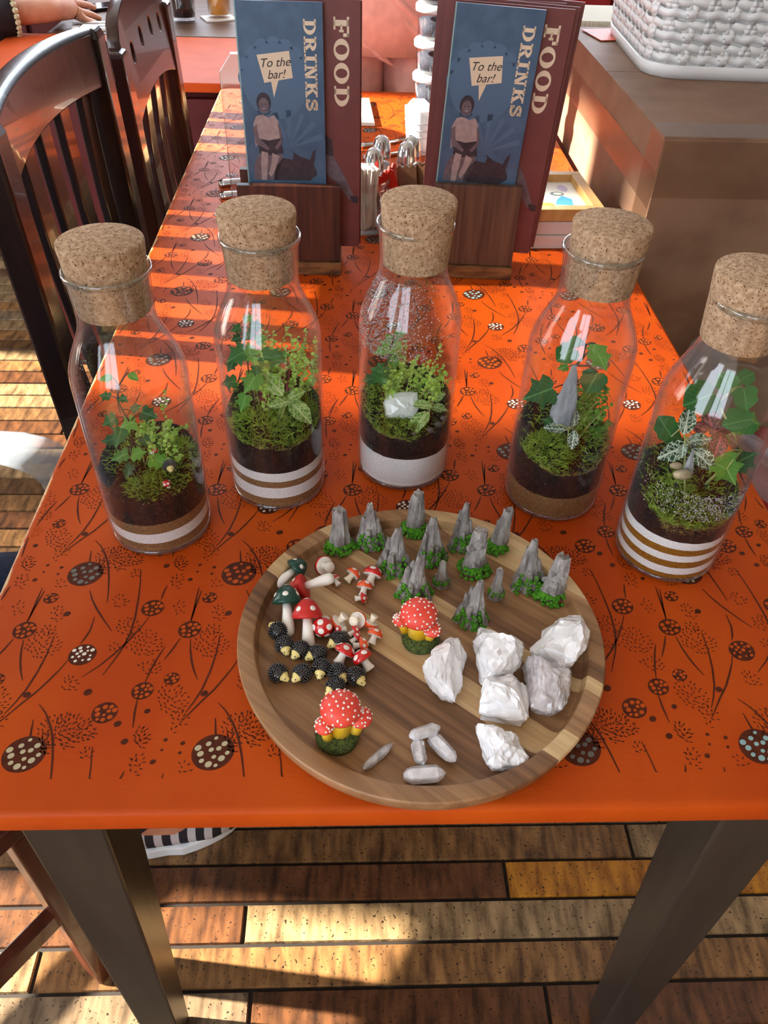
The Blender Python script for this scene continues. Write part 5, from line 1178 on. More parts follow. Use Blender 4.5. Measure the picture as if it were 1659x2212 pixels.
# clear acrylic stand behind the darker holder
mb = MB(); mb.prism([(-.065, 0), (.065, 0), (.065, .235), (.050, .255), (-.050, .255), (-.065, .235)], -.006, .006); mb.xf(Matrix.Rotation(PI / 2, 4, 'X'))
o = mb.build('acrylic_stand', M['rimglass'], None, bevel=.001); o.location = (-.158, .868, ZT + .0003); tag(o, 'clear acrylic card stand behind the darker menu holder', 'stand')

# ------------------------------------------------------------------ things on the far half of the table
def shaker(px, py, m, label):
    p = at_z(px, py, ZT + .095); t = thing('shaker', label, 'shaker', (p.x, p.y, ZT + .0003), 0, 'salt and pepper shakers')
    MB().lathe([(0, 0), (.0165, 0), (.0175, .003), (.0172, .03), (.0150, .060), (.0145, .064)], 24, cap=False).build('glass_body', M['glass'], t, True)
    MB().lathe([(0, .002), (.0155, .002), (.0152, .03), (.0135, .052), (0, .053)], 24, cap=False).build('filling', m, t, True)
    MB().lathe([(.0150, .062), (.0158, .066), (.0150, .069), (.0156, .072), (.0148, .075), (.0140, .082), (.0105, .090), (.005, .0945), (0, .0955)], 24, cap=False).build('lid', M['steel'], t, True)
shaker(808, 319, M['pepper'], 'pepper shaker closest to the jar of sugar sachets'); shaker(825, 292, M['salt'], 'salt shaker behind the pepper shaker nearest the sugar jar')
shaker(890, 293, M['salt'], 'salt shaker behind the ketchup sachets'); shaker(880, 305, M['pepper'], 'shaker half hidden among the brown sachets')
jar = thing('sugar_jar', 'small glass jar of white sugar sachets beside the darker menu holder', 'jar', (-.036, .950, ZT + .0003))
MB().lathe([(0, .001), (.034, .001), (.0385, .006), (.040, .02), (.040, .058), (.036, .064), (.036, .070), (.0385, .073), (.0375, .078)], 36, cap=False).build('glass_body', M['rimglass'], jar, True)
rnd = random.Random(5)
for k in range(13):
    a = rnd.uniform(0, 2 * PI); r = rnd.uniform(.004, .019); mb = MB().box((0, 0, .045), (.017, .005, .09)); o = mb.build('sugar_sachet', M['white_paper'], None, bevel=.0012)
    o.location = (-.036 + r * math.cos(a), .950 + r * math.sin(a), ZT + .004); o.rotation_euler = (rnd.uniform(-.12, .12), rnd.uniform(-.12, .12), rnd.uniform(0, PI)); tag(o, 'white paper sugar sachet standing in the glass jar', 'sachet', 'sugar sachets in the glass jar')
bowl = thing('sauce_caddy', 'steel dish holding sauce sachets between the menu holders', 'dish', (.032, .985, ZT + .0003))
MB().lathe([(0, 0), (.030, 0), (.042, .018), (.045, .030), (.043, .030), (.040, .018), (.029, .003), (0, .003)], 36, cap=False).build('dish_body', M['steel'], bowl, True)
SAC = [(-.014, -.012, .3, 'red_foil', 'red sauce sachet at the front of the steel dish'), (-.020, .006, .9, 'red_foil', 'red sauce sachet leaning out of the steel dish'), (.004, -.008, -.2, 'kraft', 'brown sauce sachet in the middle of the steel dish'), (.016, .002, .15, 'kraft', 'tall brown sauce sachet in the steel dish'),
       (.010, .014, -.5, 'kraft', 'brown sauce sachet at the back of the steel dish'), (-.004, .010, .5, 'white_paper', 'white sauce sachet in the steel dish'), (.024, -.010, -.1, 'kraft', 'brown sauce sachet at the end of the steel dish')]
for k, (dx, dy, rz, mn, lab) in enumerate(SAC):
    mb = MB(); n = 7
    top = [(-.015 + .030 * i / (n - 1), .080 + (.003 if i % 2 else -.002)) for i in range(n)]
    prof = [(-.015, .004), (.015, .004)] + top[::-1]
    mb.prism(prof, -.0016, .0016); mb.xf(Matrix.Rotation(PI / 2, 4, 'X')); o = mb.build('sauce_sachet', M[mn], None); o.location = (.032 + dx, .985 + dy, ZT + .004); o.rotation_euler = (random.uniform(-.2, .2), (k - 3) * .12, rz); tag(o, lab, 'sachet', 'sauce sachets')
def cutlery(a, b, label, kind='fork', r=.004):
    A, B = at_z(*a, ZT + .004), at_z(*b, ZT + .004); d = (B - A); L = d.length; t = thing(kind, label, kind, (A.x, A.y, ZT + .0025), math.atan2(d.y, d.x), 'loose cutlery'); L = max(L, .17)
    MB().tube([(0, 0, .001), (.01, 0, .001), (L * .35, 0, .0015), (L * .6, 0, .003)], [r * 1.3, r * 1.4, r, r * .8], 8).build('handle', M['steel'], t, True)
    if kind == 'fork':
        MB().loft([[(L * .6 + x, w, z) , (L * .6 + x, -w, z), (L * .6 + x, -w, z + .0014), (L * .6 + x, w, z + .0014)] for x, w, z in ((0, .003, .002), (.015, .011, .0015), (.030, .012, .001))]).build('head', M['steel'], t)
        for k in range(4): MB().box((L * .6 + .052, -.0096 + k * .0064, .0018), (.046, .0032, .0014)).build('tine', M['steel'], t)
    else:
        MB().loft([[(L * .6 + x, w, z) , (L * .6 + x, -w, z), (L * .6 + x, -w, z + .0014), (L * .6 + x, w, z + .0014)] for x, w, z in ((0, .003, .002), (.02, .009, .0012), (.08, .010, .0008), (.105, .004, .0008))]).build('blade', M['steel'], t)
cutlery((780, 315), (862, 305), 'steel fork lying behind the salt shaker nearest the sugar jar'); cutlery((785, 341), (868, 330), 'steel knife lying just behind the pepper shaker', 'knife')
cutlery((474, 398), (560, 388), 'steel knife poking out from behind the darker menu holder', 'knife', .0055); cutlery((476, 424), (560, 416), 'steel fork poking out from behind the darker menu holder', 'fork', .0055)
# stack of lidded tubs with dark grit
for k in range(5):
    t = thing('plastic_tub', ['lowest', 'second lowest', 'middle', 'second highest', 'topmost'][k] + ' clear tub of black grit with white lid in the stack behind the menus', 'tub', (.098, 1.40, ZT + .0005 + k * .056), .1 * k, 'stacked plastic tubs')
    MB().lathe([(0, .001), (.030, .001), (.033, .004), (.0365, .048)], 32, cap=False).build('tub_body', M['plastic'], t, True)
    MB().lathe([(0, .003), (.029, .003), (.033, .030), (0, .031)], 28, cap=False).build('grit', M['black_grit'], t, True)
    MB().lathe([(.0365, .044), (.0395, .044), (.0400, .053), (.0375, .0555), (0, .0555)], 36, cap=False).build('lid', M['white_plastic'], t, True)
t = thing('plastic_cup', 'translucent white plastic cup with ragged rim in front of the tub stack', 'cup', (.074, 1.305, ZT + .0004))
mb = MB(); n = 30; prof = [(.024, 0), (.0265, .002), (.030, .035), (.034, .078)]
rings = [[(r * math.cos(2 * PI * i / n), r * math.sin(2 * PI * i / n), z + (.012 * noise.noise((math.cos(2 * PI * i / n) * 1.6, math.sin(2 * PI * i / n) * 1.6, 2)) if z > .07 else 0)) for i in range(n)] for r, z in prof]
mb.loft(rings, cap=False); mb.lathe([(0, .001), (.0262, .001)], n, cap=False); mb.build('cup_body', M['frost'], t, True)
for k in range(3): MB().lathe([(.0285 + .0012 * k, .030 + k * .012), (.0305 + .0012 * k, .032 + k * .012), (.0288 + .0012 * k, .034 + k * .012)], 30, cap=False).build('rim_ring', M['frost'], t, True)
mb = MB(); mb.box((0, 0, .004), (.075, .17, .0075)); o = mb.build('paper_pad', M['white_paper'], None, bevel=.0015); o.location = (-.052, 1.53, ZT + .0004); o.rotation_euler = (0, 0, .05); tag(o, 'white paper pad lying in the sun at the far end of the table', 'paper')
# framed print on two canvases
cx_, cy_, yaw = .247, .962, math.radians(3)
for k in range(2):
    o = MB().box((0, 0, .010), (.136, .160, .0195)).build('canvas', M['canvas'], None, bevel=.001); o.location = (cx_ - .003 + .004 * k, cy_ + .003 * k, ZT + .0004 + k * .020); o.rotation_euler = (0, 0, yaw - .02 * k); tag(o, ['lower white box canvas on the table under the framed print', 'upper white box canvas directly under the framed print'][k], 'canvas', 'stacked box canvases')
fr = thing('picture_frame', 'pale pine picture frame lying face up on the stacked canvases', 'picture frame', (cx_, cy_, ZT + .0412), yaw)
w2, h2, b_ = .066, .078, .016
MB().box((0, -h2 + b_ / 2, .009), (2 * w2, b_, .018)).build('rail', M['pine'], fr, bevel=.0012); MB().box((0, h2 - b_ / 2, .009), (2 * w2, b_, .018)).build('rail', M['pine'], fr, bevel=.0012)
MB().box((-w2 + b_ / 2, 0, .009), (b_, 2 * h2 - 2 * b_, .018)).build('stile', M['pine'], fr, bevel=.0012); MB().box((w2 - b_ / 2, 0, .009), (b_, 2 * h2 - 2 * b_, .018)).build('stile', M['pine'], fr, bevel=.0012)
pr = MB().box((0, 0, .005), (2 * w2 - 2 * b_ + .002, 2 * h2 - 2 * b_ + .002, .003)).build('print_sheet', M['white_paper'], fr)
def flat(mb, pts, z, mi): mb.add([(x, y, z) for x, y in pts], [tuple(range(len(pts)))], mi)
mb = MB(); flat(mb, [(.004, -.03), (.03, -.034), (.034, -.010), (.022, .004), (.010, -.012)], .0068, 0); flat(mb, ell2(.016, .012, .011, .008, 16), .0068, 1); flat(mb, ell2(.017, .012, .007, .005, 14), .0069, 2); flat(mb, ell2(-.010, -.030, .012, .007, 14), .0068, 3); flat(mb, ell2(.030, .034, .008, .014, 14), .0068, 4); flat(mb, ell2(-.022, -.040, .016, .005, 14), .0067, 4)
for k in range(4): flat(mb, [(-.03 + k * .008, .022), (-.027 + k * .008, .030), (-.0255 + k * .008, .030), (-.0285 + k * .008, .022)], .0068, 5); flat(mb, [(-.027 + k * .008, .030), (-.0235 + k * .008, .022), (-.0250 + k * .008, .022), (-.0275 + k * .008, .029)], .0068, 5)
mb.build('watercolour_print', [mat('sky_blue_ink', srgb(74, 168, 220), .6), mat('grey_wash', srgb(110, 130, 134), .6), M['white_paper'], mat('ochre_wash', srgb(226, 170, 70), .6), mat('lilac_wash', srgb(196, 186, 210), .6), M['dark_ink']], pr)
o = MB().lathe([(0, .0), (.030, .0), (.050, .010), (.058, .018), (.056, .019), (.046, .011), (0, .004)], 40, cap=False).build('saucer', mat('blue_white_glaze', srgb(226, 232, 240), .2, srgb(150, 186, 226), 18, lo=.45, hi=.6), None, True); o.location = (.252, 1.118, ZT + .0004); tag(o, 'white and pale blue saucer behind the picture frame', 'saucer')

# ------------------------------------------------------------------ bench, big cardboard box, woven basket
bn = thing('bench', 'red padded bench running beside the table under the cardboard box', 'bench', (.75, 1.385, 0))
MB().box((0, 0, .40), (.72, 1.35, .09)).build('seat_pad', M['red_pad'], bn, bevel=.02)
MB().box((0, 0, .175), (.66, 1.31, .345)).build('plinth', M['maroon'], bn)
bx_ = thing('cardboard_box', 'large taped cardboard box standing beside the table with a white basket on top', 'box', (.66, 1.18, .446))
HB = ZT + .170 - .446
for nm, c, d in (('near_side', (0, -.330, HB / 2), (.592, .004, HB)), ('far_side', (0, .326, HB / 2), (.592, .004, HB)), ('table_side', (-.294, -.002, HB / 2), (.004, .652, HB)), ('wall_side', (.294, -.002, HB / 2), (.004, .652, HB))):
    MB().box(c, d).build('side_panel', M['card'], bx_)
MB().box((0, -.166, HB), (.596, .328, .004)).build('top_flap', M['card'], bx_); MB().box((0, .164, HB), (.596, .328, .004)).build('top_flap', M['card'], bx_)
mb = MB()
for y0_ in (-.3335,): mb.box((0, y0_, HB - .040), (.60, .0008, .075));
mb.box((-.2975, 0, HB - .07), (.0008, .655, .05)); mb.box((-.2975, -.30, HB / 2), (.0008, .06, HB)); mb.box((0, -.30, HB + .0026), (.596, .06, .0008))
mb.build('parcel_tape', M['tape'], bx_)
o = MB().box((0, 0, .0008), (.07, .09, .0012)).build('leaflet', mat('orange_leaflet', srgb(214, 90, 52), .5, srgb(120, 70, 50), 30, lo=.6, hi=.64), None); o.location = (.425, 1.435, ZT + .1735); o.rotation_euler = (0, 0, .2); tag(o, 'orange printed leaflet on the box top beside the basket', 'leaflet')
cb = thing('ribbed_carton', 'tall cream ribbed carton standing on the bench behind the big box', 'box', (.52, 1.62, .446))
MB().box((0, 0, .24), (.28, .16, .48)).build('carton_body', M['rib_card'], cb)
for k in range(33): MB().box((-.136 + k * .0085, -.081, .24), (.0042, .003, .476)).build('rib', M['rib_card'], cb)

def basket():
    t = thing('woven_basket', 'white plastic basket in a woven pattern on top of the cardboard box', 'basket', (.640, 1.305, ZT + .1725), math.radians(-3))
    W_, D_, H_ = .215, .175, .30                    # half sizes at the foot
    def per(s, z, off=0):                           # point of the wall at perimeter fraction s
        k = 1 + .12 * z / H_; w, d, r = W_ * k, D_ * k, .055
        L1, L2, A = 2 * (w - r), 2 * (d - r), PI * r / 2; tot = 2 * L1 + 2 * L2 + 4 * A; u = (s % 1) * tot
        segs = [('l', L1, (-w + r, -d), (1, 0), (0, -1)), ('a', A, (w - r, -d + r), -PI / 2), ('l', L2, (w, -d + r), (0, 1), (1, 0)), ('a', A, (w - r, d - r), 0), ('l', L1, (w - r, d), (-1, 0), (0, 1)), ('a', A, (-w + r, d - r), PI / 2), ('l', L2, (-w, d - r), (0, -1), (-1, 0)), ('a', A, (-w + r, -d + r), PI)]
        for sg in segs:
            if u <= sg[1] + 1e-9:
                if sg[0] == 'l': return Vector((sg[2][0] + sg[3][0] * u + sg[4][0] * off, sg[2][1] + sg[3][1] * u + sg[4][1] * off, z))
                a = sg[3] + u / r; return Vector((sg[2][0] + (r + off) * math.cos(a), sg[2][1] + (r + off) * math.sin(a), z))
            u -= sg[1]
        return per(0, z, off)
    MB().loft([[per(i / 60, z, o_) for i in range(60)] for z, o_ in ((0, -.012), (.0, .0), (.018, .003), (.020, .0), (.016, -.004))], cap=True).build('foot', M['white_plastic'], t, True)
    wv = MB(); NV = 96; rows = 17
    for j in range(rows):                           # flat bands going round, in and out of the uprights
        z = .028 + j * .0155
        A, B = [], []
        for i in range(NV * 4):
            s = i / (NV * 4); ph = .0016 * math.cos(2 * PI * (i / 8) + (PI if j % 2 else 0)); A.append(per(s, z - .0056 + .0012 * math.sin(2 * PI * i / 8), ph)); B.append(per(s, z + .0056 + .0012 * math.sin(2 * PI * i / 8), ph + .0004))
        wv.loft([A, B], cap=False)
    for i in range(NV // 2):                        # slanting uprights
        s0 = i / (NV / 2)
        for sl in (.0035, -.0035):
            A, B = [], []
            for k in range(37):
                z = .020 + k * .0075; ph = -.0016 * math.cos(2 * PI * (z - .028) / .031 + (0 if i % 2 else PI)); s = s0 + sl * math.sin(2 * PI * (z - .02) / .062)
                A.append(per(s - .0034, z, ph)); B.append(per(s + .0034, z, ph))
            for k in range(36): wv.add([A[k], B[k], B[k + 1], A[k + 1]], [(0, 1, 2, 3)])
    o = wv.build('woven_wall', M['white_plastic'], t, True); sol = o.modifiers.new('solid', 'SOLIDIFY'); sol.thickness = .0016
    MB().loft([[per(i / 60, z, o_) for i in range(60)] for z, o_ in ((.288, -.004), (.288, .006), (.302, .008), (.304, -.002), (.292, -.006))], cap=False).build('rim', M['white_plastic'], t, True)
    MB().loft([[per(i / 60, .024, -.006) for i in range(60)], [per(i / 60, .20, -.010) for i in range(60)]], cap=False).build('liner', frosted('basket_liner', srgb(214, 214, 208), .55, .6), t, True)
basket()
# ------------------------------------------------------------------ chairs
def curve_plate(outer, holes, thick, name, m):
    cu = bpy.data.curves.new(name, 'CURVE'); cu.dimensions = '2D'; cu.fill_mode = 'BOTH'; cu.extrude = thick / 2; cu.bevel_depth = .002; cu.bevel_resolution = 1
    for pts in [outer] + holes:
        s = cu.splines.new('POLY'); s.points.add(len(pts) - 1); s.use_cyclic_u = True
        for k, (x, y) in enumerate(pts): s.points[k].co = (x, y, 0, 1)
    o = bpy.data.objects.new('tmp', cu); COL.objects.link(o); me = bpy.data.meshes.new_from_object(o.evaluated_get(bpy.context.evaluated_depsgraph_get())); bpy.data.objects.remove(o)
    me.name = name; me.materials.clear(); me.materials.append(m); return me
def chair(label, loc, rz, w, top, style, nsl, m):
    """faces +X; the front face of the back stands at local x = 0, the middle of the back at local y = 0"""
    t = thing('chair', label, 'chair', loc, rz, 'dark wooden slat back chairs'); hw = w / 2
    rake = -.018
    def bxk(z): return rake * max(0, (z - .47)) / .5 if z > .47 else -.03 * (.47 - z) / .47
    for s in (-1, 1):
        mb = MB(); rings = []
        zs = (0, .25, .45, .60, .80, top - .012, top) if style == 'plain' else (0, .25, .45, .60, .80, top - .05, top - .045)
        for z in zs:
            e = .004 if z == zs[-1] else 0; wid = .040 if z > .3 else .034
            rings.append([(bxk(z) - .034 + e, s * hw - (wid if s > 0 else 0) + e, z), (bxk(z) - e, s * hw - (wid if s > 0 else 0) + e, z), (bxk(z) - e, s * hw + (0 if s > 0 else wid) - e, z), (bxk(z) - .034 + e, s * hw + (0 if s > 0 else wid) - e, z)])
        mb.loft(rings).build('back_post', m, t, bevel=.004)
    iw = hw - .038
    if style == 'plain':
        rh = .060; rings = []; N_ = 24
        for i in range(N_ + 1):
            y = -hw + .002 + (2 * hw - .004) * i / N_; u = y / hw; bow = -.030 * (1 - u * u); arch = .013 * (1 - u * u)
            zb, zt_ = top - rh - .016 + arch * .8, top - .002 + arch * .75 - (.018 * max(0, (abs(u) - .9) / .1) ** 2)
            x0, x1 = bxk(zb), bxk(zt_)
            rings.append([(x0 - .026 + bow, y, zb), (x0 + .002 + bow, y, zb), (x1 + .002 + bow, y, zt_ - .006), (x1 - .004 + bow, y, zt_), (x1 - .022 + bow, y, zt_), (x1 - .026 + bow, y, zt_ - .006)])
        smooth_edges(MB().loft(rings).build('crest_rail', m, t, bevel=.002), 50)
        zr = top - rh
    else:
        rh = .125; o_ = []
        for i in range(25): u = -1 + 2 * i / 24; o_.append((u * iw * 1.02, .018 + .050 * math.sqrt(max(0, 1 - u ** 2)) ** 1.0))
        for i in range(25): u = 1 - 2 * i / 24; o_.append((u * iw * 1.02, -rh + .026 * (1 - u * u) + .02))
        holes = [ell2(x, -.022 + .020 * (1 - (x / iw) ** 2), .0125, .017, 18) for x in (-.115, -.040, .040, .115)]
        me = curve_plate(o_, [h[::-1] for h in holes], .016, 'crest_rail', m); o = obj('crest_rail', me, t); o.matrix_local = Matrix.Translation((bxk(top) - .016, 0, top - .055)) @ Matrix.Rotation(-.09, 4, 'Y') @ Matrix(((0, 0, 1, 0), (1, 0, 0, 0), (0, 1, 0, 0), (0, 0, 0, 1)))
        zr = top - rh - .03
    for i in range(nsl):
        y = -iw + (i + .5) * 2 * iw / nsl; sw = 2 * iw / nsl * .50; u = y / hw; bow = -.028 * (1 - u * u) if style == 'plain' else -.006
        rings = []
        for k in range(6):
            z = .52 + (zr + .025 - .52) * k / 5; f = k / 5; cx = bxk(z) - .012 + bow * f - .010 * math.sin(PI * f)
            rings.append([(cx - .007, y - sw / 2, z), (cx + .005, y - sw / 2, z), (cx + .005, y + sw / 2, z), (cx - .007, y + sw / 2, z)])
        MB().loft(rings).build('slat', m, t, bevel=.002)
    MB().box((bxk(.5) - .014, 0, .505), (.022, 2 * iw + .004, .05)).build('lower_rail', m, t, bevel=.003)
    MB().loft([[(x, y, z) for x, y in rounded_rect(-.01, .41, -hw, hw, .03)] for z in (.435, .455, .462)]).build('seat', m, t, bevel=.004)
    for s in (-1, 1):
        MB().box((.375, s * (hw - .02), .2175), (.036, .036, .435), taper=1.0).build('front_leg', m, t, bevel=.003)
        MB().box((.18, s * (hw - .02), .22), (.36, .018, .032)).build('side_stretcher', m, t, bevel=.002)
    MB().box((.375, 0, .34), (.018, 2 * hw - .07, .034)).build('front_stretcher', m, t, bevel=.002)
    return t
chair('near black slat back chair pushed against the table with a plain curved top rail', (-.392, .822, 0), 0, .475, ZT + .246, 'plain', 5, M['dark_wood'])
chair('further dark red-brown chair whose arched top rail is pierced with round holes', (-.386, 1.318, 0), 0, .425, ZT + .243, 'holes', 4, mat('dark_red_chair_wood', srgb(62, 28, 20), .24, srgb(44, 18, 14), (30, 30, 4), coat=.3))
chair('red-brown chair beside the table front whose leg and stretcher show underneath', (-.80, -.027, 0), math.radians(53.1), .450, ZT + .230, 'plain', 5, M['red_wood'])

# ------------------------------------------------------------------ tables and benches behind
t2 = thing('table', 'second orange table beyond the end of the long one', 'table', (-.46, 1.965, 0))
MB().loft([[(x, y, z) for x, y in rounded_rect(-.50, .24, -.225, .215, .02)] for z in (ZT - .022, ZT - .002)]).build('tabletop', M['orange_far'] if 'orange_far' in M else mat('orange_paint_far', srgb(200, 84, 36), .55, srgb(188, 76, 30), 12, spec=.15), t2, bevel=.002)
MB().box((-.13, -.20, .36), (.66, .02, .70)).build('modesty_panel', M['maroon'], t2)
for sx in (-.44, .18):
    for sy in (-.15, .08): MB().box((sx, sy, .36), (.05, .05, .72)).build('leg', M['black_leg'], t2)
t3 = thing('table', 'brown wooden table behind the second orange one with drinks on it', 'table', (-.45, 2.56, 0))
MB().box((0, 0, ZT - .015), (.84, .76, .030)).build('tabletop', M['brown_table'], t3, bevel=.003)
MB().lathe([(.0, .0), (.24, .0), (.24, .02), (.06, .05), (.045, .10), (.045, .66), (.12, .72), (0, .72)], 28, cap=False).build('pedestal', M['brown_table'], t3, True)
# drinks, napkins
def tumbler(px, py, fill, label, r, h, lvl):
    p = at_z(px, py, ZT); t = thing('drinking_glass', label, 'glass', (p.x, p.y + r, ZT + .0004))
    MB().lathe([(0, .001), (r * .86, .001), (r * .9, .006), (r, h), (r * .96, h), (r * .86, .012), (0, .010)], 28, cap=False).build('glass_body', M['glass'], t, True)
    MB().lathe([(0, .013), (r * .84, .013), (r * .93, lvl), (0, lvl)], 28, cap=False).build('drink', fill, t, True)
tumbler(395, 52, mat('dark_cola', srgb(34, 18, 26), .15), 'glass of dark cola on the brown table', .036, .12, .10)
tumbler(472, 46, mat('orange_juice', srgb(240, 160, 30), .3), 'glass of orange juice on the brown table', .036, .12, .085)
p = at_z(440, 44, ZT); o = MB().box((0, 0, .002), (.09, .07, .004)).build('napkin', M['white_paper'], None); o.location = (p.x + .04, p.y + .02, ZT + .0006); o.rotation_euler = (0, 0, .4); tag(o, 'crumpled white napkin under the orange juice', 'napkin')
for k in range(3):
    p = at_z(218, 66 - k * 6, ZT); o = MB().box((0, 0, .003), (.15, .018, .006)).build('menu_card', M['white_paper'] if k % 2 == 0 else M['steel'], None); o.location = (p.x, p.y + .004, ZT + .0006 + .0002 * k); o.rotation_euler = (0, 0, .08); tag(o, ['front white paper strip at the edge of the brown table', 'grey middle strip at the edge of the brown table', 'back white paper strip at the edge of the brown table'][k], 'card', 'strips on the brown table')
bq = thing('banquette', 'bright red padded banquette along the back beyond the table', 'bench', (.75, 2.36, 0))
MB().box((0, 0, .42), (1.5, .5, .10)).build('seat_pad', M['red_pad'], bq, bevel=.02)
for k in range(6): MB().box((-.625 + k * .25, .27, .68), (.246, .08, .46)).build('back_pad', M['red_pad'], bq, bevel=.02)
MB().box((0, .02, .185), (1.46, .44, .37)).build('plinth', M['maroon'], bq)
wp = MB()
for k in range(14): wp.box((-2.0 + k * .28, 3.29, .55), (.262, .02, 1.05))
for k in range(14): struct(MB().box((-2.0 + k * .28, 3.285, .55), (.262, .02, 1.05)).build('trim_%d' % (k + 1), M['maroon'], None, bevel=.004))

# ------------------------------------------------------------------ people
def skin_mesh(name, verts, edges, radii, m, root=0, levels=2):
    me = bpy.data.meshes.new(name); me.from_pydata([tuple(v) for v in verts], edges, []); o = bpy.data.objects.new(name, me); COL.objects.link(o)
    md = o.modifiers.new('skin', 'SKIN'); md.use_smooth_shade = True
    for k, r in enumerate(radii): me.skin_vertices[0].data[k].radius = (r, r) if not isinstance(r, tuple) else r
    me.skin_vertices[0].data[root].use_root = True
    sb = o.modifiers.new('sub', 'SUBSURF'); sb.levels = sb.render_levels = levels
    me2 = bpy.data.meshes.new_from_object(o.evaluated_get(bpy.context.evaluated_depsgraph_get())); bpy.data.objects.remove(o)
    me2.name = name; me2.materials.clear(); me2.materials.append(m); me2.polygons.foreach_set('use_smooth', [True] * len(me2.polygons)); return me2
def ovals(rows, n=28, wr=0, seed=0):
    """rings from (centre, half width along a, half depth along b, axis a, axis b)"""
    out = []
    for k, (c, ra, rb, a, b) in enumerate(rows):
        c, a, b = Vector(c), Vector(a), Vector(b)
        out.append([c + a * (ra * math.cos(2 * PI * i / n)) * (1 + wr * noise.noise((math.cos(2 * PI * i / n) * 3, math.sin(2 * PI * i / n) * 3, k * .9 + seed))) + b * (rb * math.sin(2 * PI * i / n)) * (1 + wr * noise.noise((math.cos(2 * PI * i / n) * 3, math.sin(2 * PI * i / n) * 3, k * .9 + seed))) for i in range(n)])
    return out
X_, Y_, Z_ = (1, 0, 0), (0, 1, 0), (0, 0, 1)
def face(parent, c, f, hair_len):
    """eyes, mouth, ears and hair for a head centred at c that looks along f"""
    c = Vector(c); f = Vector(f).normalized(); sd_ = f.cross(Vector((0, 0, 1))).normalized()
    dark = mat('eye_iris', srgb(52, 36, 28), .25); lip = mat('lips', srgb(170, 90, 84), .45)
    for s in (-1, 1):
        MB().ico(c + f * .083 + sd_ * .032 * s + Vector((0, 0, .005)), .011, 2, (1, 1, .75)).build('eye', M['white_gloss'], parent, True); MB().ico(c + f * .091 + sd_ * .032 * s + Vector((0, 0, .005)), .0055, 2).build('iris', dark, parent, True)
        MB().tube([c + f * .088 + sd_ * (.016 * s) + Vector((0, 0, .024)), c + f * .084 + sd_ * (.046 * s) + Vector((0, 0, .024))], .0035, 8).build('eyebrow', M['hair'], parent, True)
        MB().ico(c + sd_ * .086 * s + Vector((0, 0, -.002)), .026, 2, (.6, .6, 1.15)).build('ear', M['skin'], parent, True)
    MB().tube([c + f * .090 - sd_ * .022 + Vector((0, 0, -.050)), c + f * .096 + Vector((0, 0, -.050)), c + f * .090 + sd_ * .022 + Vector((0, 0, -.050))], [.003, .006, .003], 8).build('mouth', lip, parent, True)
    MB().tube([c + f * .080 + Vector((0, 0, .010)), c + f * .104 + Vector((0, 0, -.020)), c + f * .092 + Vector((0, 0, -.026))], [.008, .012, .010], 10).build('nose', M['skin'], parent, True)
    mb = MB(); mb.ico((0, 0, 0), .108, 3, (1, 1, 1.08)); out = []
    for v in mb.v:
        v = Vector(v); fr = v.dot(f)
        if fr > .035 and v.z < .062: v -= f * (fr - .030) * .9; v.x *= .93; v.y *= .93
        if fr > .0 and v.z < .05: v *= .5
        elif v.z < -.02 and fr < .03: v.z -= hair_len * min(1, (-.02 - v.z) / .06)
        out.append(tuple(c + v - f * .012 + Vector((0, 0, .012))))
    gone = {i for i, v in enumerate(mb.v) if Vector(v).dot(f) > .0 and v[2] < .05}
    mb.v = out; mb.f = [q for q in mb.f if not any(i in gone for i in q)]; mb.m = [0] * len(mb.f); mb.build('hair', M['hair'], parent, True)
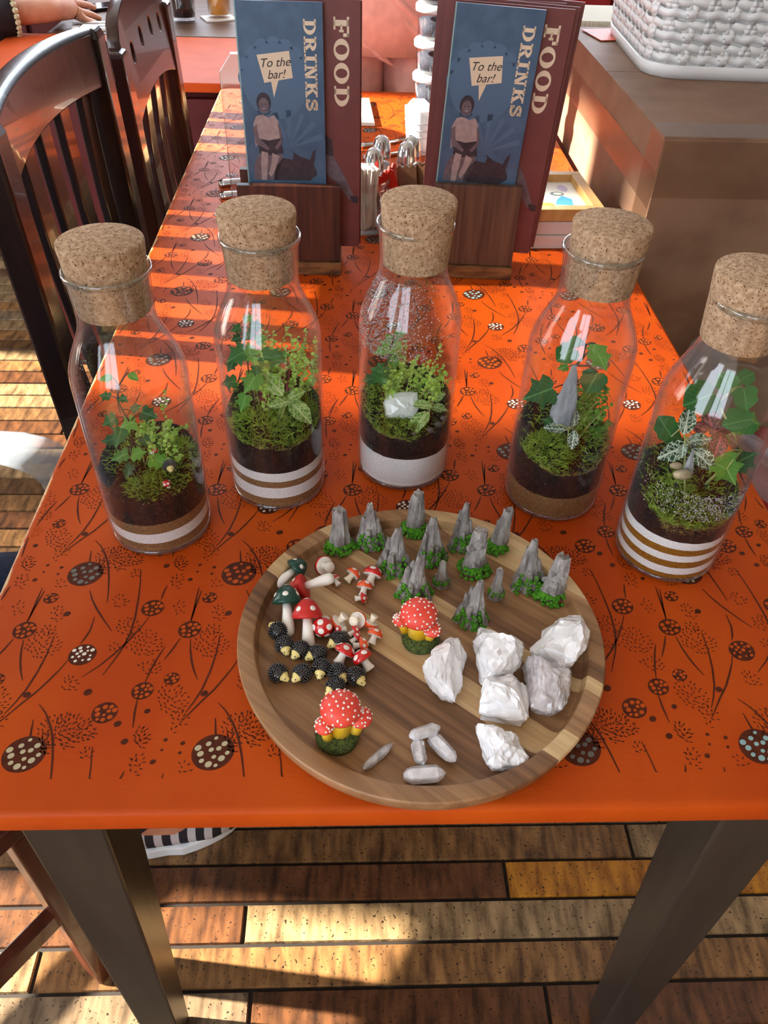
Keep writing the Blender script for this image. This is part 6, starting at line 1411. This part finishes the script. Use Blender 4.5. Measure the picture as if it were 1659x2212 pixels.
# the person in pink trousers standing behind the far end of the table
def person_pink():
    ox, oy = .02, 1.93
    V = [(ox, oy, .94), (ox, oy, 1.12), (ox, oy, 1.36), (ox, oy, 1.46), (ox, oy - .02, 1.56), (ox, oy - .02, 1.64),
         (ox - .19, oy, 1.38), (ox - .24, oy + .02, 1.12), (ox - .20, oy - .10, .92), (ox - .17, oy - .15, .86), (ox + .19, oy, 1.38), (ox + .24, oy + .02, 1.12), (ox + .20, oy - .08, .92), (ox + .17, oy - .13, .86),
         (ox - .09, oy, .86), (ox - .10, oy, .48), (ox - .10, oy + .02, .09), (ox - .10, oy - .12, .04), (ox + .09, oy, .86), (ox + .10, oy, .48), (ox + .10, oy + .02, .09), (ox + .10, oy - .12, .04)]
    Ed = [(0, 1), (1, 2), (2, 3), (3, 4), (4, 5), (2, 6), (6, 7), (7, 8), (8, 9), (2, 10), (10, 11), (11, 12), (12, 13), (0, 14), (14, 15), (15, 16), (16, 17), (0, 18), (18, 19), (19, 20), (20, 21)]
    R_ = [.13, .12, .13, .05, .085, .08, .05, .042, .032, .03, .05, .042, .032, .03, .085, .06, .045, .035, .085, .06, .045, .035]
    b = obj('person', skin_mesh('person_body', V, Ed, R_, M['skin'])); tag(b, 'standing person in pink trousers and a black top behind the table end', 'person')
    n = 30
    pv = MB().loft(ovals([((ox, oy, 1.035), .165, .115, X_, Y_), ((ox, oy, 1.00), .175, .125, X_, Y_), ((ox, oy, .95), .195, .145, X_, Y_), ((ox, oy, .88), .205, .155, X_, Y_), ((ox, oy, .80), .205, .150, X_, Y_)], 40, .05, 1))
    for s in (-1, 1): pv.loft(ovals([((ox + s * .10, oy, .86), .115, .135, X_, Y_), ((ox + s * .105, oy, .66), .105, .115, X_, Y_), ((ox + s * .11, oy + .01, .40), .09, .10, X_, Y_), ((ox + s * .11, oy + .02, .12), .08, .09, X_, Y_)], 24, .06, 3 + s))
    tr = pv.build('trousers', M['pink'], b, True)
    wb = MB()
    for k in range(3): wb.loft(ovals([((ox, oy, 1.000 + k * .012), .176, .126, X_, Y_), ((ox, oy, 1.006 + k * .012), .181, .131, X_, Y_), ((ox, oy, 1.012 + k * .012), .176, .126, X_, Y_)], 40, .01, 2), cap=False)
    wb.build('waistband', M['pink'], tr, True)
    fl = MB()
    for k, (x0, z0, x1, z1) in enumerate(((-.15, .93, -.02, .84), (-.13, .975, .0, .93), (.0, .93, .10, .85), (.01, .90, .12, .80), (-.10, .86, .02, .78), (-.05, .99, -.02, .95), (.03, .99, .05, .95), (.07, .99, .09, .94))):
        P = [Vector((x0 + (x1 - x0) * u, 0, z0 + (z1 - z0) * u)) for u in (0, .33, .66, 1)]
        fl.tube([(ox + p.x, oy - .150 * math.sqrt(max(.05, 1 - (p.x / .205) ** 2)) + (.004 if p.z < .95 else .016), p.z) for p in P], [.002, .009, .009, .002], 8)
    fl.build('cloth_fold', M['pink'], tr, True)
    tp = MB().loft(ovals([((ox, oy, 1.018), .185, .150, X_, Y_), ((ox, oy - .01, 1.03), .205, .165, X_, Y_), ((ox, oy, 1.12), .190, .150, X_, Y_), ((ox, oy, 1.25), .19, .14, X_, Y_), ((ox, oy, 1.38), .20, .125, X_, Y_), ((ox, oy, 1.45), .10, .08, X_, Y_)], 36, .04, 5))
    # the hem dips in the middle
    for i, v in enumerate(tp.v):
        if v[2] < 1.05: tp.v[i] = (v[0], v[1], v[2] - .022 * math.cos(min(1, abs(v[0] - ox) / .2) * PI / 2))
    for s in (-1, 1): tp.tube([(ox + s * .13, oy, 1.40), (ox + s * .20, oy, 1.37), (ox + s * .235, oy + .01, 1.26), (ox + s * .248, oy + .02, 1.12)], [.072, .074, .064, .058], 20)
    for s in (-1, 1): tp.ico((ox + s * .18, oy, 1.385), .072, 3)
    tp.build('top', M['black_cloth'], b, True)
    face(b, (ox, oy - .02, 1.60), (0, -1, -.15), .10)
    sh = MB()
    for s in (-1, 1): sh.ico((ox + s * .105, oy - .05, .045), .05, 2, (.9, 2.4, .85))
    sh.build('shoe', M['black_cloth'], b, True)
person_pink()
# the person at the brown table, one hand resting on it
def person_hand():
    bx0, by0 = -1.18, 2.30
    wr = at_z(112, 22, ZT + .045); kn = at_z(160, 26, ZT + .030)
    V = [(bx0, by0, .52), (bx0, by0, .78), (bx0 - .02, by0, 1.02), (bx0 - .02, by0, 1.14), (bx0 + .02, by0, 1.24), (bx0 + .03, by0, 1.33),
         (bx0, by0 - .19, 1.02), (bx0 - .02, by0 - .26, .80), (wr.x, wr.y, wr.z), (bx0, by0 + .19, 1.02), (bx0 + .05, by0 + .26, .80), (bx0 + .28, by0 + .20, .79),
         (bx0 + .10, by0 - .10, .52), (bx0 + .46, by0 - .10, .53), (bx0 + .46, by0 - .10, .10), (bx0 + .58, by0 - .10, .05), (bx0 + .10, by0 + .12, .52), (bx0 + .46, by0 + .14, .53), (bx0 + .44, by0 + .14, .10), (bx0 + .56, by0 + .14, .05)]
    Ed = [(0, 1), (1, 2), (2, 3), (3, 4), (4, 5), (2, 6), (6, 7), (7, 8), (2, 9), (9, 10), (10, 11), (0, 12), (12, 13), (13, 14), (14, 15), (0, 16), (16, 17), (17, 18), (18, 19)]
    R_ = [.13, .12, .13, .05, .085, .08, .05, .045, .030, .05, .045, .03, .085, .06, .045, .035, .085, .06, .045, .035]
    # the hand: palm, four fingers and a thumb as chains of the same mesh
    fx = (kn - wr).normalized(); sd_ = fx.cross(Vector((0, 0, 1))).normalized()      # towards the viewer
    dn = Vector((0, 0, -1)); L = .085
    i0 = len(V); pm = wr + fx * .045
    V.append(tuple(pm + Vector((0, 0, .012)))); Ed.append((8, i0)); R_.append((.030, .030))
    for k, (off, ln, sp) in enumerate(((-.030, .070, -.16), (-.010, .080, -.05), (.010, .076, .06), (.029, .060, .18))):
        sv = sd_ * .6 + dn * .8; a = wr + fx * .088 + sv * off * 1.15 + Vector((0, 0, .012)); d1 = (fx + sv * sp + dn * .05).normalized(); d2 = (fx + sv * sp + dn * .22).normalized()
        b_ = a + d1 * ln * .5; c_ = b_ + d2 * ln * .3; e_ = c_ + d2 * ln * .22; j = len(V)
        for q, r in ((a, .0105), (b_, .0092), (c_, .0085), (e_, .0070)): V.append(tuple(q)); R_.append(r)
        Ed += [(i0, j), (j, j + 1), (j + 1, j + 2), (j + 2, j + 3)]
    a = wr + fx * .03 - sd_ * .036 + dn * .006; b_ = a + (fx - sd_ * .5).normalized() * .036; c_ = b_ + (fx - sd_ * .2 + dn * .1).normalized() * .028; j = len(V)
    for q, r in ((a, .013), (b_, .0105), (c_, .008)): V.append(tuple(q)); R_.append(r)
    Ed += [(i0, j), (j, j + 1), (j + 1, j + 2)]
    b = obj('person', skin_mesh('person_body', V, Ed, R_, M['skin'])); tag(b, 'seated person in black with pinstripe trousers, one hand resting on the brown table', 'person')
    st = mat('pinstripe_cloth', srgb(30, 34, 52), .85); nt = st.node_tree; N = nt.nodes; tc = N.new('ShaderNodeTexCoord'); wv = N.new('ShaderNodeTexWave'); wv.inputs['Scale'].default_value = 26; wv.bands_direction = 'DIAGONAL'; nt.links.new(tc.outputs['Object'], wv.inputs[0])
    mr = N.new('ShaderNodeMapRange'); mr.inputs['From Min'].default_value = .9; mr.inputs['From Max'].default_value = .97; nt.links.new(wv.outputs[0], mr.inputs[0]); mx = N.new('ShaderNodeMix'); mx.data_type = 'RGBA'; mx.inputs['A'].default_value = srgb(30, 34, 52); mx.inputs['B'].default_value = srgb(120, 128, 160); nt.links.new(mr.outputs[0], mx.inputs['Factor']); nt.links.new(mx.outputs['Result'], N['Principled BSDF'].inputs['Base Color'])
    tv = MB().loft(ovals([((bx0 - .04, by0, .70), .15, .20, X_, Y_), ((bx0, by0, .56), .17, .22, X_, Y_), ((bx0, by0, .46), .16, .21, X_, Y_)], 30, .03))
    for s in (-1, 1):
        yk = by0 + s * .12
        tv.loft(ovals([((bx0 + .02, yk, .53), .11, .10, Y_, Z_), ((bx0 + .25, yk, .54), .105, .09, Y_, Z_), ((bx0 + .44, yk, .54), .09, .085, Y_, Z_), ((bx0 + .53, yk, .50), .075, .07, Y_, Z_)], 20, .04, s))
        tv.loft(ovals([((bx0 + .46, yk, .56), .085, .085, X_, Y_), ((bx0 + .47, yk, .35), .085, .085, X_, Y_), ((bx0 + .46, yk, .12), .085, .085, X_, Y_)], 20, .04, s))
    tv.build('trousers', st, b, True)
    tp = MB().loft(ovals([((bx0 - .03, by0, .66), .15, .20, X_, Y_), ((bx0 - .02, by0, .85), .14, .19, X_, Y_), ((bx0 - .02, by0, 1.02), .13, .21, X_, Y_), ((bx0 - .02, by0, 1.10), .08, .10, X_, Y_)], 30, .03))
    e0 = Vector((bx0 - .02, by0 - .26, .80)); d = (wr - e0)
    tp.tube([(bx0, by0 - .17, 1.03), (bx0 - .01, by0 - .24, .90), tuple(e0), tuple(e0 + d * .5), tuple(e0 + d * .74)], [.075, .07, .066, .062, .058], 18)
    tp.tube([(bx0, by0 + .17, 1.03), (bx0 + .03, by0 + .25, .88), (bx0 + .05, by0 + .26, .80), (bx0 + .24, by0 + .21, .79)], [.075, .07, .062, .05], 18)
    for s in (-1, 1): tp.ico((bx0 - .005, by0 + s * .19, 1.02), .076, 3); tp.ico((bx0 - .01, by0 + s * .25, .87), .074, 3)
    tp.build('jacket', M['black_cloth'], b, True)
    cf = MB(); q = d.normalized(); a_ = q.cross(Vector((0, 0, 1))).normalized(); c_ = a_.cross(q)
    for k in range(26): an = 2 * PI * k / 26; cf.ico(e0 + d * .745 + a_ * .054 * math.cos(an) + c_ * .054 * math.sin(an), .009, 1)
    cf.build('cuff_trim', M['dot_cream'], b, True)
    face(b, (bx0 + .025, by0, 1.285), (1, -.1, -.1), .12)
    sh = MB()
    for s in (-1, 1): sh.loft(ovals([((bx0 + .38, by0 + s * .13, .035), .04, .035, Y_, Z_), ((bx0 + .46, by0 + s * .13, .05), .05, .05, Y_, Z_), ((bx0 + .58, by0 + s * .13, .035), .045, .035, Y_, Z_), ((bx0 + .65, by0 + s * .13, .022), .025, .02, Y_, Z_)], 16))
    sh.build('shoe', M['white_plastic'], b, True)
    p = at_z(205, 14, ZT + .01); o = MB().box((0, 0, .005), (.075, .15, .009)).build('phone', M['phone'], None, bevel=.003); o.location = (p.x + .01, p.y + .02, ZT + .0006); o.rotation_euler = (0, 0, -.9); tag(o, 'black phone lying under the fingers on the brown table', 'phone')
    ch = thing('stool', 'low maroon stool under the person at the brown table', 'stool', (bx0 - .03, by0, 0))
    MB().lathe([(0, .40), (.17, .40), (.18, .42), (.17, .445), (0, .445)], 28, cap=False).build('seat', M['maroon'], ch, True)
    for k in range(4): a = PI / 4 + PI / 2 * k; MB().tube([(.13 * math.cos(a), .13 * math.sin(a), .40), (.16 * math.cos(a), .16 * math.sin(a), 0)], .018, 8).build('leg', M['dark_wood'], ch)
    p = at_z(85, 100, .62); o = MB().tube([(0, 0, 0), (.05, -.02, -.03), (.085, -.05, -.09), (.09, -.06, -.13), (.06, -.05, -.13), (.02, -.02, -.06), (0, 0, -.02)], .006, 8).build('bag_strap', M['canvas'], None, True); o.location = p; tag(o, 'pale looped strap hanging beside the pinstripe trousers', 'strap')
person_hand()
# the sitter whose denim knee shows left of the table and whose striped shoe shows beneath it
def person_denim():
    hx, hy = -.71, .09
    V = [(hx, hy, .55), (hx - .02, hy, .80), (hx - .03, hy, 1.05), (hx - .02, hy, 1.17), (hx + .03, hy, 1.28), (hx + .04, hy, 1.36), (hx - .02, hy + .19, 1.04), (hx - .05, hy + .25, .82), (hx + .05, hy + .14, .70), (hx - .02, hy - .19, 1.04), (hx - .05, hy - .25, .82), (hx + .05, hy - .14, .70),
         (hx + .10, hy - .03, .55), (-.43, .33, .575), (-.395, .335, .10), (-.30, .345, .045), (hx - .06, hy + .12, .55), (-.62, .52, .57), (-.61, .53, .10), (-.54, .62, .045)]
    Ed = [(0, 1), (1, 2), (2, 3), (3, 4), (4, 5), (2, 6), (6, 7), (7, 8), (2, 9), (9, 10), (10, 11), (0, 12), (12, 13), (13, 14), (14, 15), (0, 16), (16, 17), (17, 18), (18, 19)]
    R_ = [.13, .12, .13, .05, .085, .08, .05, .042, .03, .05, .042, .03, .08, .055, .04, .03, .08, .055, .04, .03]
    b = obj('person', skin_mesh('person_body', V, Ed, R_, M['skin'])); tag(b, 'seated person in blue jeans beside the table, knee and striped shoe in view', 'person')
    tv = MB().loft(ovals([((hx - .02, hy, .72), .14, .19, X_, Y_), ((hx, hy, .56), .16, .21, X_, Y_), ((hx, hy, .475), .15, .20, X_, Y_)], 30, .03))
    tv.tube([(hx + .07, hy - .03, .56), (-.54, .19, .575), (-.45, .31, .585), (-.425, .335, .56)], [.10, .088, .076, .070], 22); tv.tube([(-.432, .332, .585), (-.425, .335, .45), (-.405, .335, .25), (-.395, .335, .12)], [.068, .070, .062, .060], 22)
    tv.tube([(hx - .06, hy + .10, .56), (-.70, .33, .575), (-.62, .51, .58)], [.10, .088, .074], 22); tv.tube([(-.62, .515, .60), (-.615, .525, .35), (-.61, .53, .12)], [.066, .064, .058], 22)
    tv.build('jeans', M['jeans'], b, True)
    tp = MB().loft(ovals([((hx - .02, hy, .68), .14, .19, X_, Y_), ((hx - .02, hy, .88), .13, .18, X_, Y_), ((hx - .03, hy, 1.05), .12, .20, X_, Y_), ((hx - .02, hy, 1.13), .07, .09, X_, Y_)], 30, .03))
    for s in (-1, 1): tp.tube([(hx - .02, hy + s * .16, 1.06), (hx - .04, hy + s * .24, .90), (hx - .05, hy + s * .25, .82), (hx + .02, hy + s * .17, .73)], [.075, .066, .058, .048], 18)
    for s in (-1, 1): tp.ico((hx - .02, hy + s * .19, 1.04), .076, 3); tp.ico((hx - .04, hy + s * .245, .90), .074, 3)
    tp.build('jumper', M['black_cloth'], b, True)
    face(b, (hx + .035, hy, 1.32), (.8, .6, -.1), .0)
    stp = mat('striped_canvas', srgb(26, 26, 34), .7); nt = stp.node_tree; N = nt.nodes; tc = N.new('ShaderNodeTexCoord'); wv = N.new('ShaderNodeTexWave'); wv.inputs['Scale'].default_value = 13; wv.bands_direction = 'X'; nt.links.new(tc.outputs['Object'], wv.inputs[0])
    mr = N.new('ShaderNodeMapRange'); mr.inputs['From Min'].default_value = .5; mr.inputs['From Max'].default_value = .55; nt.links.new(wv.outputs[0], mr.inputs[0]); mx = N.new('ShaderNodeMix'); mx.data_type = 'RGBA'; mx.inputs['A'].default_value = srgb(26, 26, 34); mx.inputs['B'].default_value = srgb(190, 186, 190); nt.links.new(mr.outputs[0], mx.inputs['Factor']); nt.links.new(mx.outputs['Result'], N['Principled BSDF'].inputs['Base Color'])
    for x0, y0, dx, dy in ((-.40, .335, .97, .22), (-.615, .53, .6, .8)):
        D = Vector((dx, dy, 0)).normalized(); Sd = Vector((-D.y, D.x, 0)); c0 = Vector((x0, y0, 0))
        sh = MB().loft(ovals([(c0 - D * .07 + Vector((0, 0, .055)), .030, .036, Sd, Z_), (c0 - D * .03 + Vector((0, 0, .062)), .040, .048, Sd, Z_), (c0 + D * .05 + Vector((0, 0, .052)), .044, .040, Sd, Z_), (c0 + D * .12 + Vector((0, 0, .040)), .045, .028, Sd, Z_), (c0 + D * .165 + Vector((0, 0, .032)), .030, .016, Sd, Z_)], 20)).build('shoe', stp, b, True)
        pts = []
        for k in range(32):
            a = 2 * PI * k / 32; l = .122 * math.cos(a); wd_ = (.046 - .006 * (l < 0)) * math.sin(a); pts.append((c0.x + D.x * (.048 + l) + Sd.x * wd_, c0.y + D.y * (.048 + l) + Sd.y * wd_))
        MB().prism(pts, .0005, .028).build('sole', M['white_plastic'], sh, bevel=.004)
person_denim()

# ------------------------------------------------------------------ clear plastic sheets by the table edges
def plastic_sheet(label, pts, wid, axis):
    mb = MB(); A = [Vector(p) for p in pts]; w = Vector(axis) * wid; n = len(A); rows = []
    for k in range(9):
        u = k / 8; rows.append([a + w * (u - .5) + Vector((0, 0, .004 * noise.noise((i * .4, u * 1.5, 1)))) for i, a in enumerate(A)])
    for k in range(8):
        pass
    mb.loft(rows, cap=False, closed=False)
    o = mb.build('plastic_sheet', M['sheet'], None, True); s = o.modifiers.new('solid', 'SOLIDIFY'); s.thickness = .0012; tag(o, label, 'plastic sheet')
a = [at_z(x, y, z) for x, y, z in ((-120, 960, .50), (-40, 962, .53), (20, 968, .56), (60, 978, .575), (95, 990, .565), (122, 1012, .53), (135, 1040, .48))]
plastic_sheet('hazy curved plastic sheet hanging below the table edge by the near chair', a, .07, (-.35, -.9, -.1))
a = [at_z(x, y, z) for x, y, z in ((1560, 1010, .50), (1610, 1010, .54), (1650, 1005, .58), (1690, 1010, .62), (1760, 1030, .62))]
plastic_sheet('hazy plastic sheet at the edge of the table beside the striped bottle', a, .20, (.5, -.85, -.05))
mb = MB(); mb.ico((0, 0, 0), .052, 3, (1, .7, 2.1)); mb.v = [tuple(Vector(v) * (1 + .18 * noise.noise(Vector(v) * 14))) for v in mb.v]
o = mb.build('plastic_bag', frosted('hazy_bag_plastic', srgb(206, 208, 216), .45, .25), None, True); o.location = (.505, .800, .556); tag(o, 'crumpled hazy plastic bag on the bench below the cardboard box', 'bag')
